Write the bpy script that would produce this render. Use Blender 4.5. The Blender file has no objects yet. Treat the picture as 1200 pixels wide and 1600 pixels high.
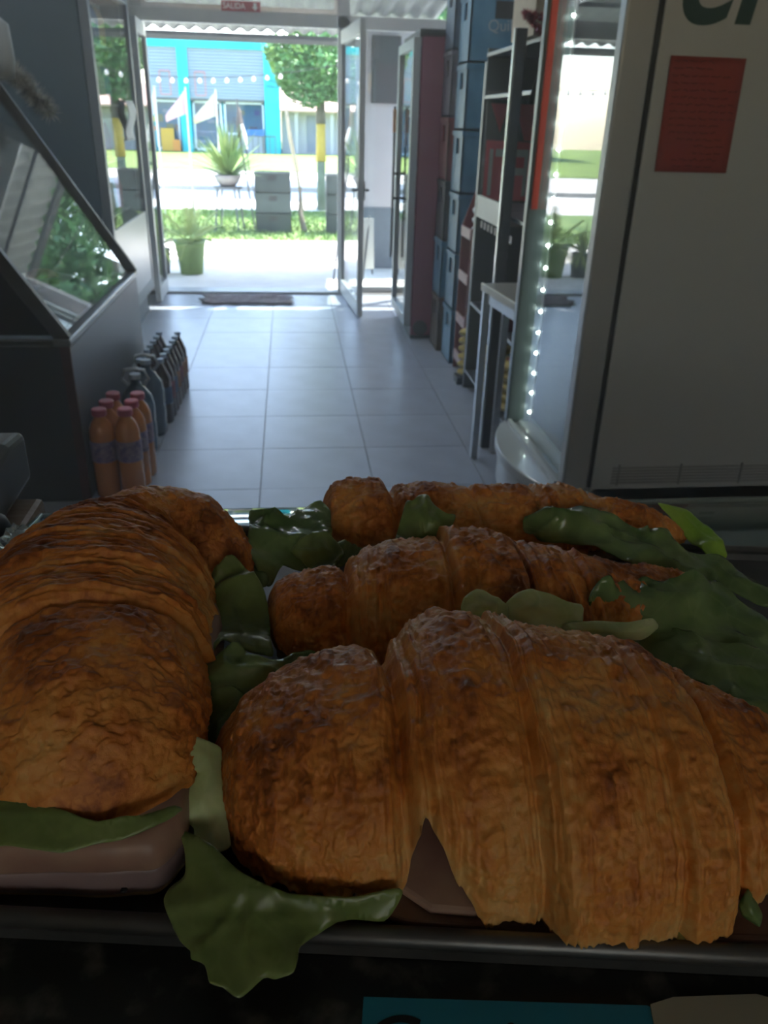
import bpy, math, random
import numpy as np
from mathutils import Matrix, Vector
R = random.Random(7)
SC = bpy.context.scene
COL = SC.collection
# ------------------------------------------------------------------ camera
cam_d = bpy.data.cameras.new('camera'); cam = bpy.data.objects.new('camera', cam_d); COL.objects.link(cam)
cam_d.sensor_width = 36.0; cam_d.lens = 36.0 * 1250 / 1600; cam_d.clip_start = 0.02; cam_d.clip_end = 300
cam.matrix_world = Matrix(((0.993739, 0.023606, -0.109206, 0), (-0.108432, 0.439433, -0.891707, 0), (0.026939, 0.897965, 0.439241, 1.5), (0, 0, 0, 1)))
cam_d.dof.use_dof = True; cam_d.dof.focus_distance = 0.36; cam_d.dof.aperture_fstop = 22
SC.camera = cam
# ------------------------------------------------------------------ world, sun, exposure
w = bpy.data.worlds.new('world'); SC.world = w; w.use_nodes = True
nt = w.node_tree; bg = nt.nodes['Background']
sky = nt.nodes.new('ShaderNodeTexSky'); sky.sky_type = 'NISHITA'; sky.sun_disc = False
sky.sun_elevation = math.radians(58); sky.sun_rotation = math.radians(35); sky.air_density = 1.0; sky.dust_density = 1.0
nt.links.new(sky.outputs[0], bg.inputs[0]); bg.inputs[1].default_value = 0.42
sd = bpy.data.lights.new('sun', 'SUN'); sd.energy = 7.0; sd.angle = 0.01; sd.color = (1.0, 0.95, 0.86)
sun = bpy.data.objects.new('sun', sd); COL.objects.link(sun)
sun.rotation_euler = Vector((-0.55, -0.35, -1.15)).to_track_quat('-Z', 'Y').to_euler()
VS = SC.view_settings
SC.display_settings.display_device = 'sRGB'
VS.view_transform = 'Standard'; VS.look = 'None'; VS.gamma = 1.0; VS.use_curve_mapping = False; VS.exposure = 1.9
SC.cycles.use_denoising = True; SC.cycles.max_bounces = 12; SC.cycles.diffuse_bounces = 6; SC.cycles.glossy_bounces = 5
SC.cycles.transmission_bounces = 8; SC.cycles.transparent_max_bounces = 12; SC.cycles.sample_clamp_indirect = 6.0
SC.cycles.volume_bounces = 1; SC.cycles.caustics_reflective = False; SC.cycles.caustics_refractive = False
# ------------------------------------------------------------------ materials
def srgb(r, g, b):
    f = lambda c: (c / 255 / 12.92) if c / 255 <= .04045 else ((c / 255 + .055) / 1.055) ** 2.4
    return (f(r), f(g), f(b))
_m = {}
def mat(name, col, rough=.6, metal=0., noise=0., scale=20., bump=0., col2=None, spec=.5, coat=0., trans=0., stretch=None, bscale=None):
    if name in _m: return _m[name]
    m = bpy.data.materials.new(name); _m[name] = m; m.use_nodes = True
    n = m.node_tree; p = n.nodes['Principled BSDF']
    p.inputs['Roughness'].default_value = rough; p.inputs['Metallic'].default_value = metal
    p.inputs['Specular IOR Level'].default_value = spec; p.inputs['Coat Weight'].default_value = coat
    p.inputs['Transmission Weight'].default_value = trans
    p.inputs['Base Color'].default_value = (*col, 1)
    tc = n.nodes.new('ShaderNodeTexCoord'); mp = n.nodes.new('ShaderNodeMapping'); n.links.new(tc.outputs['Object'], mp.inputs[0])
    if stretch: mp.inputs['Scale'].default_value = stretch
    nz = n.nodes.new('ShaderNodeTexNoise'); nz.inputs['Scale'].default_value = scale; nz.inputs['Detail'].default_value = 5
    n.links.new(mp.outputs[0], nz.inputs[0])
    if noise > 0 or col2:
        c2 = col2 or tuple(max(0, c * (1 - noise)) for c in col)
        rp = n.nodes.new('ShaderNodeValToRGB'); rp.color_ramp.elements[0].position = .35; rp.color_ramp.elements[1].position = .65
        rp.color_ramp.elements[0].color = (*c2, 1); rp.color_ramp.elements[1].color = (*col, 1)
        n.links.new(nz.outputs[0], rp.inputs[0]); n.links.new(rp.outputs[0], p.inputs['Base Color'])
    if bump > 0:
        b = n.nodes.new('ShaderNodeBump'); b.inputs['Strength'].default_value = bump; b.inputs['Distance'].default_value = .005
        src = nz
        if bscale:
            src = n.nodes.new('ShaderNodeTexNoise'); src.inputs['Scale'].default_value = bscale; n.links.new(mp.outputs[0], src.inputs[0])
        n.links.new(src.outputs[0], b.inputs['Height']); n.links.new(b.outputs[0], p.inputs['Normal'])
    return m
def glassmat(name, tint=(.95, .98, .97), rough=0.0):
    if name in _m: return _m[name]
    # thin architectural pane: fresnel reflection over straight-through transparency
    m = bpy.data.materials.new(name); _m[name] = m; m.use_nodes = True; n = m.node_tree
    n.nodes.remove(n.nodes['Principled BSDF']); out = n.nodes['Material Output']
    t = n.nodes.new('ShaderNodeBsdfTransparent'); t.inputs[0].default_value = (*tint, 1)
    g = n.nodes.new('ShaderNodeBsdfGlossy'); g.inputs['Roughness'].default_value = rough
    f = n.nodes.new('ShaderNodeFresnel'); f.inputs[0].default_value = 1.5
    geo = n.nodes.new('ShaderNodeNewGeometry')
    ml = n.nodes.new('ShaderNodeMath'); ml.operation = 'MULTIPLY'; ml.inputs[1].default_value = 1.0; ml.use_clamp = True
    # same fresnel on both faces of the sheet
    f2 = n.nodes.new('ShaderNodeFresnel'); f2.inputs[0].default_value = 1 / 1.5
    mxv = n.nodes.new('ShaderNodeMix'); mxv.data_type = 'FLOAT'
    n.links.new(geo.outputs['Backfacing'], mxv.inputs[0]); n.links.new(f.outputs[0], mxv.inputs[2])
    n.links.new(f2.outputs[0], mxv.inputs[3])
    n.links.new(mxv.outputs[0], ml.inputs[0])
    mx = n.nodes.new('ShaderNodeMixShader'); n.links.new(ml.outputs[0], mx.inputs[0]); n.links.new(t.outputs[0], mx.inputs[1])
    n.links.new(g.outputs[0], mx.inputs[2]); n.links.new(mx.outputs[0], out.inputs[0])
    return m
def emit(name, col, s):
    if name in _m: return _m[name]
    m = bpy.data.materials.new(name); _m[name] = m; m.use_nodes = True; p = m.node_tree.nodes['Principled BSDF']
    p.inputs['Base Color'].default_value = (*col, 1); p.inputs['Emission Color'].default_value = (*col, 1); p.inputs['Emission Strength'].default_value = s
    return m
# ------------------------------------------------------------------ builders
def thing(name, label, cat, loc=(0, 0, 0), group=None):
    o = bpy.data.objects.new(name, None); COL.objects.link(o); o.location = loc; o.empty_display_size = .05
    o['label'] = label; o['category'] = cat
    if group: o['group'] = group
    return o
def tag(o, label, cat, group=None, kind=None):
    o['label'] = label; o['category'] = cat
    if group: o['group'] = group
    if kind: o['kind'] = kind
    return o
def rootloc(p):
    v = Vector((0, 0, 0))
    while p is not None: v += p.location; p = p.parent
    return v
class MB:
    def __init__(s): s.v = []; s.f = []
    def add(s, v, f):
        k = len(s.v); s.v += [tuple(map(float, q)) for q in v]; s.f += [tuple(i + k for i in q) for q in f]; return s
    def box(s, x0, x1, y0, y1, z0, z1):
        return s.add([(x0, y0, z0), (x1, y0, z0), (x1, y1, z0), (x0, y1, z0), (x0, y0, z1), (x1, y0, z1), (x1, y1, z1), (x0, y1, z1)],
                     [(0, 3, 2, 1), (4, 5, 6, 7), (0, 1, 5, 4), (1, 2, 6, 5), (2, 3, 7, 6), (3, 0, 4, 7)])
    def obox(s, a, b, w, h):        # box beam from a to b (w across, h up)
        a = Vector(a); b = Vector(b); d = (b - a).normalized()
        u = d.cross(Vector((0, 0, 1)));
        if u.length < .01: u = Vector((1, 0, 0))
        u.normalize(); t = u.cross(d).normalized(); u *= w / 2; t *= h / 2
        vs = [q + i * u + j * t for q in (a, b) for i, j in ((-1, -1), (1, -1), (1, 1), (-1, 1))]
        return s.add(vs, [(0, 1, 2, 3), (7, 6, 5, 4), (0, 4, 5, 1), (1, 5, 6, 2), (2, 6, 7, 3), (3, 7, 4, 0)])
    def lathe(s, prof, cx, cy, n=20, sx=1, sy=1, z0=0):
        vs = []; fs = []; m = len(prof)
        for r, z in prof:
            for i in range(n):
                a = 2 * math.pi * i / n; vs.append((cx + r * sx * math.cos(a), cy + r * sy * math.sin(a), z0 + z))
        for j in range(m - 1):
            for i in range(n): fs.append((j * n + i, j * n + (i + 1) % n, (j + 1) * n + (i + 1) % n, (j + 1) * n + i))
        fs.append(tuple(range(n))[::-1]); fs.append(tuple((m - 1) * n + i for i in range(n)))
        return s.add(vs, fs)
    def cyl(s, cx, cy, z0, z1, r, n=16, r2=None): return s.lathe([(r, z0), (r if r2 is None else r2, z1)], cx, cy, n)
    def tube(s, pts, r, n=8):
        pts = [Vector(p) for p in pts]; vs = []; fs = []
        for i, p in enumerate(pts):
            d = (pts[min(i + 1, len(pts) - 1)] - pts[max(i - 1, 0)]).normalized()
            u = d.cross(Vector((0, 0, 1)))
            if u.length < .05: u = d.cross(Vector((0, 1, 0)))
            u.normalize(); t = u.cross(d); rr = r[i] if isinstance(r, (list, tuple)) else r
            for k in range(n): a = 2 * math.pi * k / n; vs.append(p + rr * (math.cos(a) * u + math.sin(a) * t))
        for j in range(len(pts) - 1):
            for i in range(n): fs.append((j * n + i, j * n + (i + 1) % n, (j + 1) * n + (i + 1) % n, (j + 1) * n + i))
        fs.append(tuple(range(n))[::-1]); fs.append(tuple((len(pts) - 1) * n + i for i in range(n)))
        return s.add(vs, fs)
    def prism(s, poly, ax, lo, hi):  # poly 2d extruded along axis ax between lo and hi
        def P(a, b, c): return (c, a, b) if ax == 0 else (a, c, b) if ax == 1 else (a, b, c)
        n = len(poly); vs = [P(a, b, lo) for a, b in poly] + [P(a, b, hi) for a, b in poly]
        return s.add(vs, [tuple(range(n)), tuple(range(n, 2 * n))[::-1]] + [(i, i + n, (i + 1) % n + n, (i + 1) % n) for i in range(n)])
    def build(s, name, m, parent=None, bevel=0, smooth=False, seg=2):
        rl = rootloc(parent); me = bpy.data.meshes.new(name)
        me.from_pydata([(x - rl.x, y - rl.y, z - rl.z) for x, y, z in s.v], [], s.f); me.update()
        import bmesh
        if len(s.v) < 20000:
            b = bmesh.new(); b.from_mesh(me); bmesh.ops.recalc_face_normals(b, faces=b.faces); b.to_mesh(me); b.free()
        me.materials.append(m); o = bpy.data.objects.new(name, me); COL.objects.link(o); o.parent = parent
        if smooth: me.polygons.foreach_set('use_smooth', [True] * len(me.polygons))
        if bevel:
            bv = o.modifiers.new('bevel', 'BEVEL'); bv.width = bevel; bv.segments = seg; bv.limit_method = 'ANGLE'
        return o
def box(name, m, dims, parent=None, bevel=0): return MB().box(*dims).build(name, m, parent, bevel)
def struct(o): o['kind'] = 'structure'; return o
def text(name, s, size, loc, rot, m, parent=None, ext=.0006, align='LEFT', shear=0, sx=1, off=0):
    c = bpy.data.curves.new(name, 'FONT'); c.body = s; c.size = size; c.extrude = ext; c.align_x = align; c.shear = shear
    c.offset = off; o0 = bpy.data.objects.new(name, c); COL.objects.link(o0); c.materials.append(m)
    bpy.context.view_layer.update(); me = bpy.data.meshes.new_from_object(o0.evaluated_get(bpy.context.evaluated_depsgraph_get())); bpy.data.objects.remove(o0)
    o = bpy.data.objects.new(name, me); COL.objects.link(o)
    rl = rootloc(parent); o.location = Vector(loc) - rl; o.rotation_euler = rot; o.scale = (sx, 1, 1); o.parent = parent; return o
def dup(root, loc, label=None):
    r = root.copy(); COL.objects.link(r); r.location = loc
    if label: r['label'] = label
    for ch in list(root.children):
        c = ch.copy(); COL.objects.link(c); c.parent = r
        for g in ch.children: d = g.copy(); COL.objects.link(d); d.parent = c
    return r
PI = math.pi
# ================================================================== THE SETTING
M = dict(
 tile=mat('tile', (.38, .42, .50), .33, noise=.12, scale=6), grout=mat('grout', (.13, .13, .14), .9),
 wall=mat('wall_paint', (.62, .62, .60), .8, noise=.05, scale=3, bump=.02), ceil=mat('ceiling_paint', (.6, .6, .58), .9, noise=.04),
 alu=mat('aluminium_frame', (.42, .45, .46), .42, noise=.06, scale=8), alud=mat('dark_gasket', (.02, .022, .025), .6, noise=.2),
 glass=glassmat('pane_glass'), green=glassmat('green_glass', (.80, .88, .86)), white=mat('white_enamel', (.62, .64, .64), .35, noise=.05, scale=5),
 pave=mat('pavement', (.72, .70, .66), .9, noise=.12, scale=4, bump=.1), grass=mat('grass', (.17, .25, .07), .95, noise=.4, scale=3, col2=(.09, .17, .05)),
 road=mat('road_concrete', (.62, .61, .58), .9, noise=.15, scale=1.2), turq=mat('turquoise_paint', (.015, .46, .55), .7, noise=.08, scale=.8),
 steel=mat('brushed_steel', (.5, .52, .54), .32, .85, noise=.1, scale=30), dsteel=mat('dark_steel', (.10, .11, .125), .45, .3, noise=.15, scale=12),
 black=mat('black_plastic', (.018, .02, .022), .45, noise=.3, scale=20), navy=mat('navy_paint', (.042, .080, .108), .5, noise=.1, scale=4),
 red=mat('red_paint', (.32, .03, .035), .5, noise=.12, scale=6))
fl = struct(MB().box(-3.4, 3.0, -4.6, 7.96, -.05, -.004).build('floor', M['grout']))
tile_me = None
for i in range(-5, 6):
    for j in range(-3, 10):
        x0 = -.157 + .515 * i; y0 = 3.31 + .49 * j
        if y0 + .49 > 7.95 or abs(x0) > 2.3: continue
        if tile_me is None:
            t = MB().box(.0022, .5128, .0022, .4878, -.004, 0).build('tile', M['tile'], fl); tile_me = t.data
        else:
            t = bpy.data.objects.new('tile', tile_me); COL.objects.link(t); t.parent = fl
        t.location = (x0, y0, R.uniform(-.0006, .0006))
struct(box('wall_left', M['wall'], (-3.5, -3.4, -4.6, 7.96, 0, 3.0)))
struct(box('wall_right', M['wall'], (2.9, 3.0, -4.6, 7.96, 0, 3.0)))
struct(MB().box(-3.5, -1.8, -4.7, -4.6, 0, 3.0).box(1.8, 3.0, -4.7, -4.6, 0, 3.0).box(-1.8, 1.8, -4.7, -4.6, 2.9, 3.0).box(-1.8, 1.8, -4.7, -4.6, 0, 2.0).build('wall_back', M['wall']))
struct(box('ceiling', M['ceil'], (-3.5, 3.0, -4.7, 7.96, 3.0, 3.06)))
wn = struct(MB().box(-1.8, -1.74, -4.68, -4.62, 2, 2.9).box(1.74, 1.8, -4.68, -4.62, 2, 2.9).box(-1.74, 1.74, -4.68, -4.62, 2, 2.06).box(-1.74, 1.74, -4.68, -4.62, 2.84, 2.9).build('fill_window', M['alu']))  # unseen clerestory window, added to light the foreground from behind
box('pane', glassmat('warm_fill_glass', (1.0, .84, .66)), (-1.74, 1.74, -4.655, -4.649, 2.06, 2.84), wn)  # cream tint put in to warm the added light from behind
# facade: solid pier on the left, then the doorway, then the glazed screen
struct(box('wall_front', M['wall'], (-3.4, -1.26, 7.9, 7.96, 0, 3.0)))
fr = MB().box(-1.26, 2.9, 7.89, 7.96, 2.19, 2.29).box(-1.26, -1.185, 7.89, 7.96, 0, 2.19).box(.45, .555, 7.89, 7.96, 0, 3.0).box(-1.26, 2.9, 7.89, 7.96, 2.93, 3.0)
fr.box(-1.26, -1.16, 7.89, 7.96, 2.29, 2.93).box(2.82, 2.9, 7.89, 7.96, 0, 2.93).box(1.62, 1.69, 7.89, 7.96, 0, 2.93).box(.555, 2.82, 7.89, 7.96, 0, .05)
w1 = struct(fr.build('window_1', M['alu'], bevel=.004))
MB().box(-1.16, .45, 7.895, 7.915, 2.29, 2.325).box(-1.16, -1.13, 7.895, 7.915, 2.325, 2.93).box(.42, .45, 7.895, 7.915, 2.325, 2.93).build('transom_frame', M['steel'], w1)
for n, d in enumerate(((-1.13, .42, 2.325, 2.93), (.555, 1.62, .05, 2.19), (1.69, 2.82, .05, 2.19), (.555, 1.62, 2.29, 2.93), (1.69, 2.82, 2.29, 2.93))):
    box('pane', M['glass'], (d[0], d[1], 7.92, 7.926, d[2], d[3]), w1)
struct(MB().box(-1.185, .45, 7.80, 8.02, 0, .012).build('trim_1', M['alu'], bevel=.004))
for x, y, lab in ((-1.9, 4.3, 'added fill light above the left counter'), (.3, 4.6, 'added fill light above the middle of the aisle')):  # unseen lamps added to brighten the shelves and aisle
    t = thing('fill_light', 'long white ' + lab, 'light', (x, y, 3.0))
    MB().box(x - .1, x + .1, y - .65, y + .65, 2.94, 3.0).build('housing', M['white'], t, .005); MB().box(x - .08, x + .08, y - .62, y + .62, 2.925, 2.94).build('diffuser', emit('fill_diffuser', (.88, .95, 1.0), 4.5), t)
# door leaves
def leaf(name, hx, hy, fx, fy, W, hinge_rail=.12, label=None, hz=2.17):
    a = Vector((hx, hy, 0)); b = Vector((fx, fy, 0)); d = (b - a).normalized(); L = (b - a).length
    def P(t, z): q = a + d * t; return (q.x, q.y, z)
    s = .05; m = MB()
    for t in (s / 2, L - s / 2): m.obox(P(t, .012), P(t, hz), .045, s)
    for z, h in ((.012 + hinge_rail / 2, hinge_rail), (hz - .05, .1)): m.obox(P(s, z), P(L - s, z), .045, h)
    o = struct(m.build(name, M['alu'], bevel=.003))
    MB().obox(P(s, .012 + hinge_rail), P(s, hz - .1), .012, .012).obox(P(L - s - .004, .012 + hinge_rail), P(L - s - .004, hz - .1), .02, .01).build('gasket', M['alud'], o)
    q = MB(); u = Vector((d.y, -d.x, 0)) * .004
    c = [Vector(P(s, .13)), Vector(P(L - s, .13)), Vector(P(L - s, hz - .1)), Vector(P(s, hz - .1))]
    q.add([x - u for x in c] + [x + u for x in c], [(0, 1, 2, 3), (7, 6, 5, 4), (0, 4, 5, 1), (1, 5, 6, 2), (2, 6, 7, 3), (3, 7, 4, 0)])
    q.build('pane', M['glass'], o)
    return o, P, d, L
dr, P, d, L = leaf('door_1', .49, 7.86, .572, 6.76, .05)
u = Vector((d.y, -d.x, 0))
for sgn in (1, -1):
    a = Vector(P(L - .03, 1.0)); b = a + sgn * u * .06
    MB().tube([a, b, b - d * .11], .009, 8).build('door_handle', M['black'], dr, smooth=True)
box('lock_plate', M['black'], (.572 - .03, .572 + .03, 6.765, 6.80, .93, 1.07), dr)
leaf('door_2', -1.165, 7.86, -1.155, 7.31, .05)
# salida sign
sg = thing('exit_sign', 'small red exit sign with white lettering above the doorway', 'sign', (-.356, 7.885, 2.32))
box('sign_plate', mat('sign_red', (.42, .03, .05), .4, noise=.06), (-.516, -.196, 7.877, 7.884, 2.282, 2.356), sg, .001)
swh = mat('sign_white', (.85, .8, .78), .5)
text('lettering', 'SALIDA', .062, (-.503, 7.8765, 2.300), (PI / 2, 0, 0), swh, sg, sx=.90)
MB().prism([(-.252, 2.345), (-.228, 2.345), (-.228, 2.318), (-.215, 2.318), (-.240, 2.291), (-.265, 2.318), (-.252, 2.318)], 1, 7.8755, 7.877).build('arrow', swh, sg)
# faint haze veil, a volume added to imitate lens glare
hz = bpy.data.materials.new('glare'); hz.use_nodes = True; hn = hz.node_tree; hn.nodes.remove(hn.nodes['Principled BSDF'])
hs_ = hn.nodes.new('ShaderNodeVolumeScatter'); hs_.inputs['Density'].default_value = .027; hs_.inputs['Anisotropy'].default_value = .35
hn.links.new(hs_.outputs[0], hn.nodes['Material Output'].inputs['Volume'])
tag(box('glare', hz, (-3.35, 2.85, .2, 7.85, .02, 2.9)), 'thin pale haze veil added between counter and doorway to imitate lens glare', 'glare', kind='stuff')
# ------------------------------------------------------------------ outdoors (structure)
struct(box('ground', M['pave'], (-30, 30, 7.96, 11.45, -.06, -.002)))
ln = struct(box('lawn', M['grass'], (-30, 30, 11.45, 15.4, -.06, .004)))
struct(box('street', M['road'], (-60, 60, 15.4, 26.8, -.06, 0)))
struct(box('kerb', mat('kerb_stone', (.40, .38, .34), .9, noise=.2), (-60, 60, 19.5, 19.75, 0, .09)))
struct(box('verge', mat('verge_grass', (.17, .26, .045), .95, noise=.35, scale=.6), (-60, 60, 26.8, 60, -.06, .02)))
struct(box('ground', M['pave'], (-30, 30, -20, -4.7, -.06, -.01)))
def blades(name, x0, x1, y0, y1, n, h, m):
    q = MB(); vs = []; fs = []
    for i in range(n):
        x = R.uniform(x0, x1); y = R.uniform(y0, y1); a = R.uniform(0, PI); hh = h * R.uniform(.5, 1.2); wv = .012
        k = len(vs); vs += [(x - wv * math.cos(a), y - wv * math.sin(a), 0), (x + wv * math.cos(a), y + wv * math.sin(a), 0), (x + R.uniform(-.04, .04), y + R.uniform(-.04, .04), hh)]
        fs.append((k, k + 1, k + 2))
    q.add(vs, fs); return q.build(name, m)
tag(blades('grass_blades', -2.5, 2.2, 11.45, 15.2, 9000, .06, mat('grass_blade', (.18, .29, .07), .8, noise=.3, scale=2)), 'short green grass growing between pavement and street', 'grass', kind='stuff')
# neighbouring white wall right of the doorway
nw = struct(box('wall_right_outside', mat('outer_white', (.50, .49, .53), .85, noise=.08, scale=3), (.72, 2.1, 9.3, 9.42, 0, 2.36)))
box('painted_band', mat('outer_bluegrey', (.12, .16, .20), .8, noise=.1), (.715, 2.1, 9.285, 9.3, 0, .64), nw)
bb = thing('menu_board', 'dark slate board hanging on the white outer wall right of the door', 'board', (.98, 9.28, 1.67))
box('board_panel', mat('slate', (.035, .045, .052), .7, noise=.1), (.885, 1.16, 9.265, 9.283, 1.67, 2.26), bb, .003)
box('board_frame', M['black'], (.875, 1.17, 9.27, 9.282, 1.66, 2.27), bb, .003)
# awning of corrugated sheets
aw = thing('awning', 'corrugated grey metal awning sloping out above the doorway', 'awning', (-1, 8.0, 2.5))
cs = mat('corrugated_zinc', (.20, .21, .21), .6, .1, noise=.25, scale=4, col2=(.13, .14, .14))
for k in range(5):
    vs = []; fs = []; x0 = -3.2 + k * .95; n = 48
    for i in range(n + 1):
        x = x0 + .97 * i / n; zz = .02 * math.cos(2 * PI * i / 8) + (.004 if k % 2 else 0)
        for yy, zb in ((8.0, 2.58), (10.5, 2.36)): vs += [(x, yy, zb + zz), (x, yy, zb + zz + .003)]
    for i in range(n):
        a = i * 4; b = a + 4; fs += [(a, a + 2, b + 2, b), (a + 1, b + 1, b + 3, a + 3), (a, b, b + 1, a + 1), (a + 2, a + 3, b + 3, b + 2)]
    MB().add(vs, fs).build('roof_sheet', cs, aw)
for y, z in ((8.3, 2.515), (9.4, 2.42), (10.4, 2.325)):
    MB().box(-3.2, 1.5, y - .02, y + .02, z - .04, z).build('purlin', M['dsteel'], aw)
for x in (-3.1, 1.42):
    MB().box(x - .03, x + .03, 10.38, 10.44, 0, 2.3).build('post', M['dsteel'], aw)
MB().box(-3.2, 1.5, 10.5, 10.503, 2.25, 2.30).build('fringe', mat('awning_edge', (.22, .23, .22), .6, noise=.1), aw)
# string of bulbs
g = thing('string_light', 'string of small white bulbs hung under the awning', 'lights', (-.9, 10.6, 2.0))
def cat_z(x): return 1.86 + .10 * ((x + 1.3) / 1.4) ** 2 * (1 if x > -1.3 else .6)
MB().tube([(-3.0 + .1 * i, 10.9, cat_z(-3.0 + .1 * i) + .035) for i in range(50)], .004, 5).build('cable', M['black'], g)
for x in (-2.9, 1.3): MB().tube([(x, 10.9, cat_z(x) + .03), (x, 10.5, 2.31)], .004, 5).build('cable', M['black'], g)
bm_ = mat('bulb_white', (.9, .9, .88), .3)
for i in range(18):
    x = -2.75 + i * .158; z = cat_z(x)
    MB().lathe([(.004, .03), (.012, .022), (.022, .006), (.025, -.006), (.018, -.02), (.004, -.026)], x, 10.9, 8, z0=z).build('bulb', bm_, g, smooth=True)
# ------------------------------------------------------------------ shop across the street
sh = thing('shop_building', 'turquoise shop building with two grey roller shutters across the street', 'building', (-4, 40, 0))
T_ = M['turq']
MB().box(-10, -.30, 40.3, 46, 0, 4.5).build('rear_wall', T_, sh)
MB().box(-10, -.30, 39.9, 40.3, 4.08, 4.5).box(-.95, -.30, 39.9, 40.3, 0, 4.08).box(-4.62, -4.18, 39.9, 40.3, 0, 4.08).box(-10, -8.6, 39.9, 40.3, 0, 4.08).build('front_wall', T_, sh)
shm = mat('shutter_grey', (.26, .32, .42), .55, .2, noise=.06, scale=2)
frm = mat('door_frame_red', (.5, .22, .24), .6)
for x0, x1, dx in ((-8.6, -4.62, -5.42), (-4.18, -.95, -3.93)):
    for k in range(16):
        z = 2.15 + k * .121
        MB().prism([(40.02, z), (40.0, z + .02), (40.0, z + .10), (40.02, z + .118), (40.05, z + .118), (40.05, z)], 0, x0, x1).build('shutter_slat', shm, sh)
    MB().box(dx, dx + .04, 39.97, 40.0, 2.28, 3.2).box(dx + .43, dx + .47, 39.97, 40.0, 2.28, 3.2).box(dx, dx + .47, 39.97, 40.0, 3.16, 3.2).box(dx, dx + .47, 39.97, 40.0, 2.25, 2.29).build('wicket_frame', frm, sh)
MB().box(-8.6, -4.62, 40.0, 40.1, 2.06, 2.15).box(-4.18, -.95, 40.0, 40.1, 2.06, 2.15).build('shutter_foot', M['dsteel'], sh)
wfr = mat('shopfront_frame', (.55, .62, .75), .5)
for x0, x1, z0 in ((-8.5, -5.9, .1), (-5.75, -4.7, .1), (-4.1, -2.85, .1), (-2.75, -1.0, .75)):
    f = MB().box(x0, x0 + .08, 40.1, 40.2, z0, 2.06).box(x1 - .08, x1, 40.1, 40.2, z0, 2.06).box(x0, x1, 40.1, 40.2, 1.98, 2.06).box(x0, x1, 40.1, 40.2, z0, z0 + .08).build('shop_window', wfr, sh)
    MB().box(x0 + .08, x1 - .08, 40.15, 40.16, z0 + .08, 1.98).build('pane', glassmat('dim_glass', (.55, .65, .75)), f)
MB().box(-2.75, -1.0, 40.05, 40.25, 0, .75).build('window_base', mat('grey_render', (.35, .38, .45), .8), sh)
gc = [(.75, .75, .7), (.05, .12, .5), (.6, .5, .1), (.6, .2, .05), (.05, .3, .35), (.7, .6, .6), (.12, .14, .18)]
gmat = [mat('goods_%s' % 'abcdefg'[i], c, .6, noise=.1) for i, c in enumerate(gc)]
for i in range(38):
    x = R.uniform(-8.3, -1.3); z = R.choice([.15, .5, .85, 1.2, 1.55]); ww = R.uniform(.12, .35)
    if -4.65 < x < -4.0: continue
    o = MB().box(x, x + ww, 40.22, 40.29, z, z + R.uniform(.12, .3)).build('goods_box', R.choice(gmat), sh)
MB().box(-5.5, -4.95, 39.6, 39.9, .05, .95).build('display_stand', mat('mustard', (.50, .30, .04), .7, noise=.2), sh)
MB().box(-5.0, -4.7, 39.55, 39.85, .05, .5).build('display_stand', mat('burnt_orange', (.5, .2, .04), .7), sh)
text('lettering', 'MALI\nMALIK', .22, (-.86, 39.89, 2.85), (PI / 2, 0, 0), mat('sign_dark_green', (.01, .12, .13), .6), sh, ext=.004)
fn = thing('railing', 'low metal railing in front of the turquoise shop window', 'railing', (-1.6, 39.0, 0))
rl_ = MB().box(-2.5, -.5, 38.98, 39.02, .72, .76)
rl_.build('top_rail', M['dsteel'], fn)
for k in range(9): MB().box(-2.5 + k * .245, -2.47 + k * .245, 38.985, 39.015, 0, .72).build('baluster', M['dsteel'], fn)
bs = thing('shop_board', 'blue sign board behind the railing of the turquoise shop', 'sign', (-1.6, 39.3, .5))
MB().box(-1.9, -1.0, 39.3, 39.34, .72, 1.0).build('board_panel', mat('board_blue', (.02, .14, .42), .6), bs)
for x in (-1.85, -1.09): MB().box(x, x + .04, 39.3, 39.34, .02, .72).build('leg', M['dsteel'], bs)
hs = thing('house', 'low house with pinkish tiled roof and pale walls right of the turquoise shop', 'building', (1, 40, 0))
MB().box(-.25, 7, 40.5, 46, 0, 1.9).build('wall', mat('pale_wall', (.42, .42, .46), .8, noise=.1, scale=1), hs)
MB().prism([(39.9, 1.75), (39.9, 1.83), (43, 2.75), (46.4, 1.83), (46.4, 1.75), (43, 2.65)], 0, -.28, 7.3).build('roof', mat('pink_tiles', (.62, .40, .33), .8, noise=.25, scale=6, stretch=(6, .3, 1)), hs)
for k in range(4): MB().box(.35 + k * 1.6, .5 + k * 1.6, 40.1, 40.25, 0, 1.78).build('porch_post', mat('post_grey', (.4, .4, .42), .8), hs)
MB().box(.9, 1.3, 40.46, 40.5, .1, 1.6).build('door', mat('dim_door', (.2, .22, .28), .7), hs)
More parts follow.
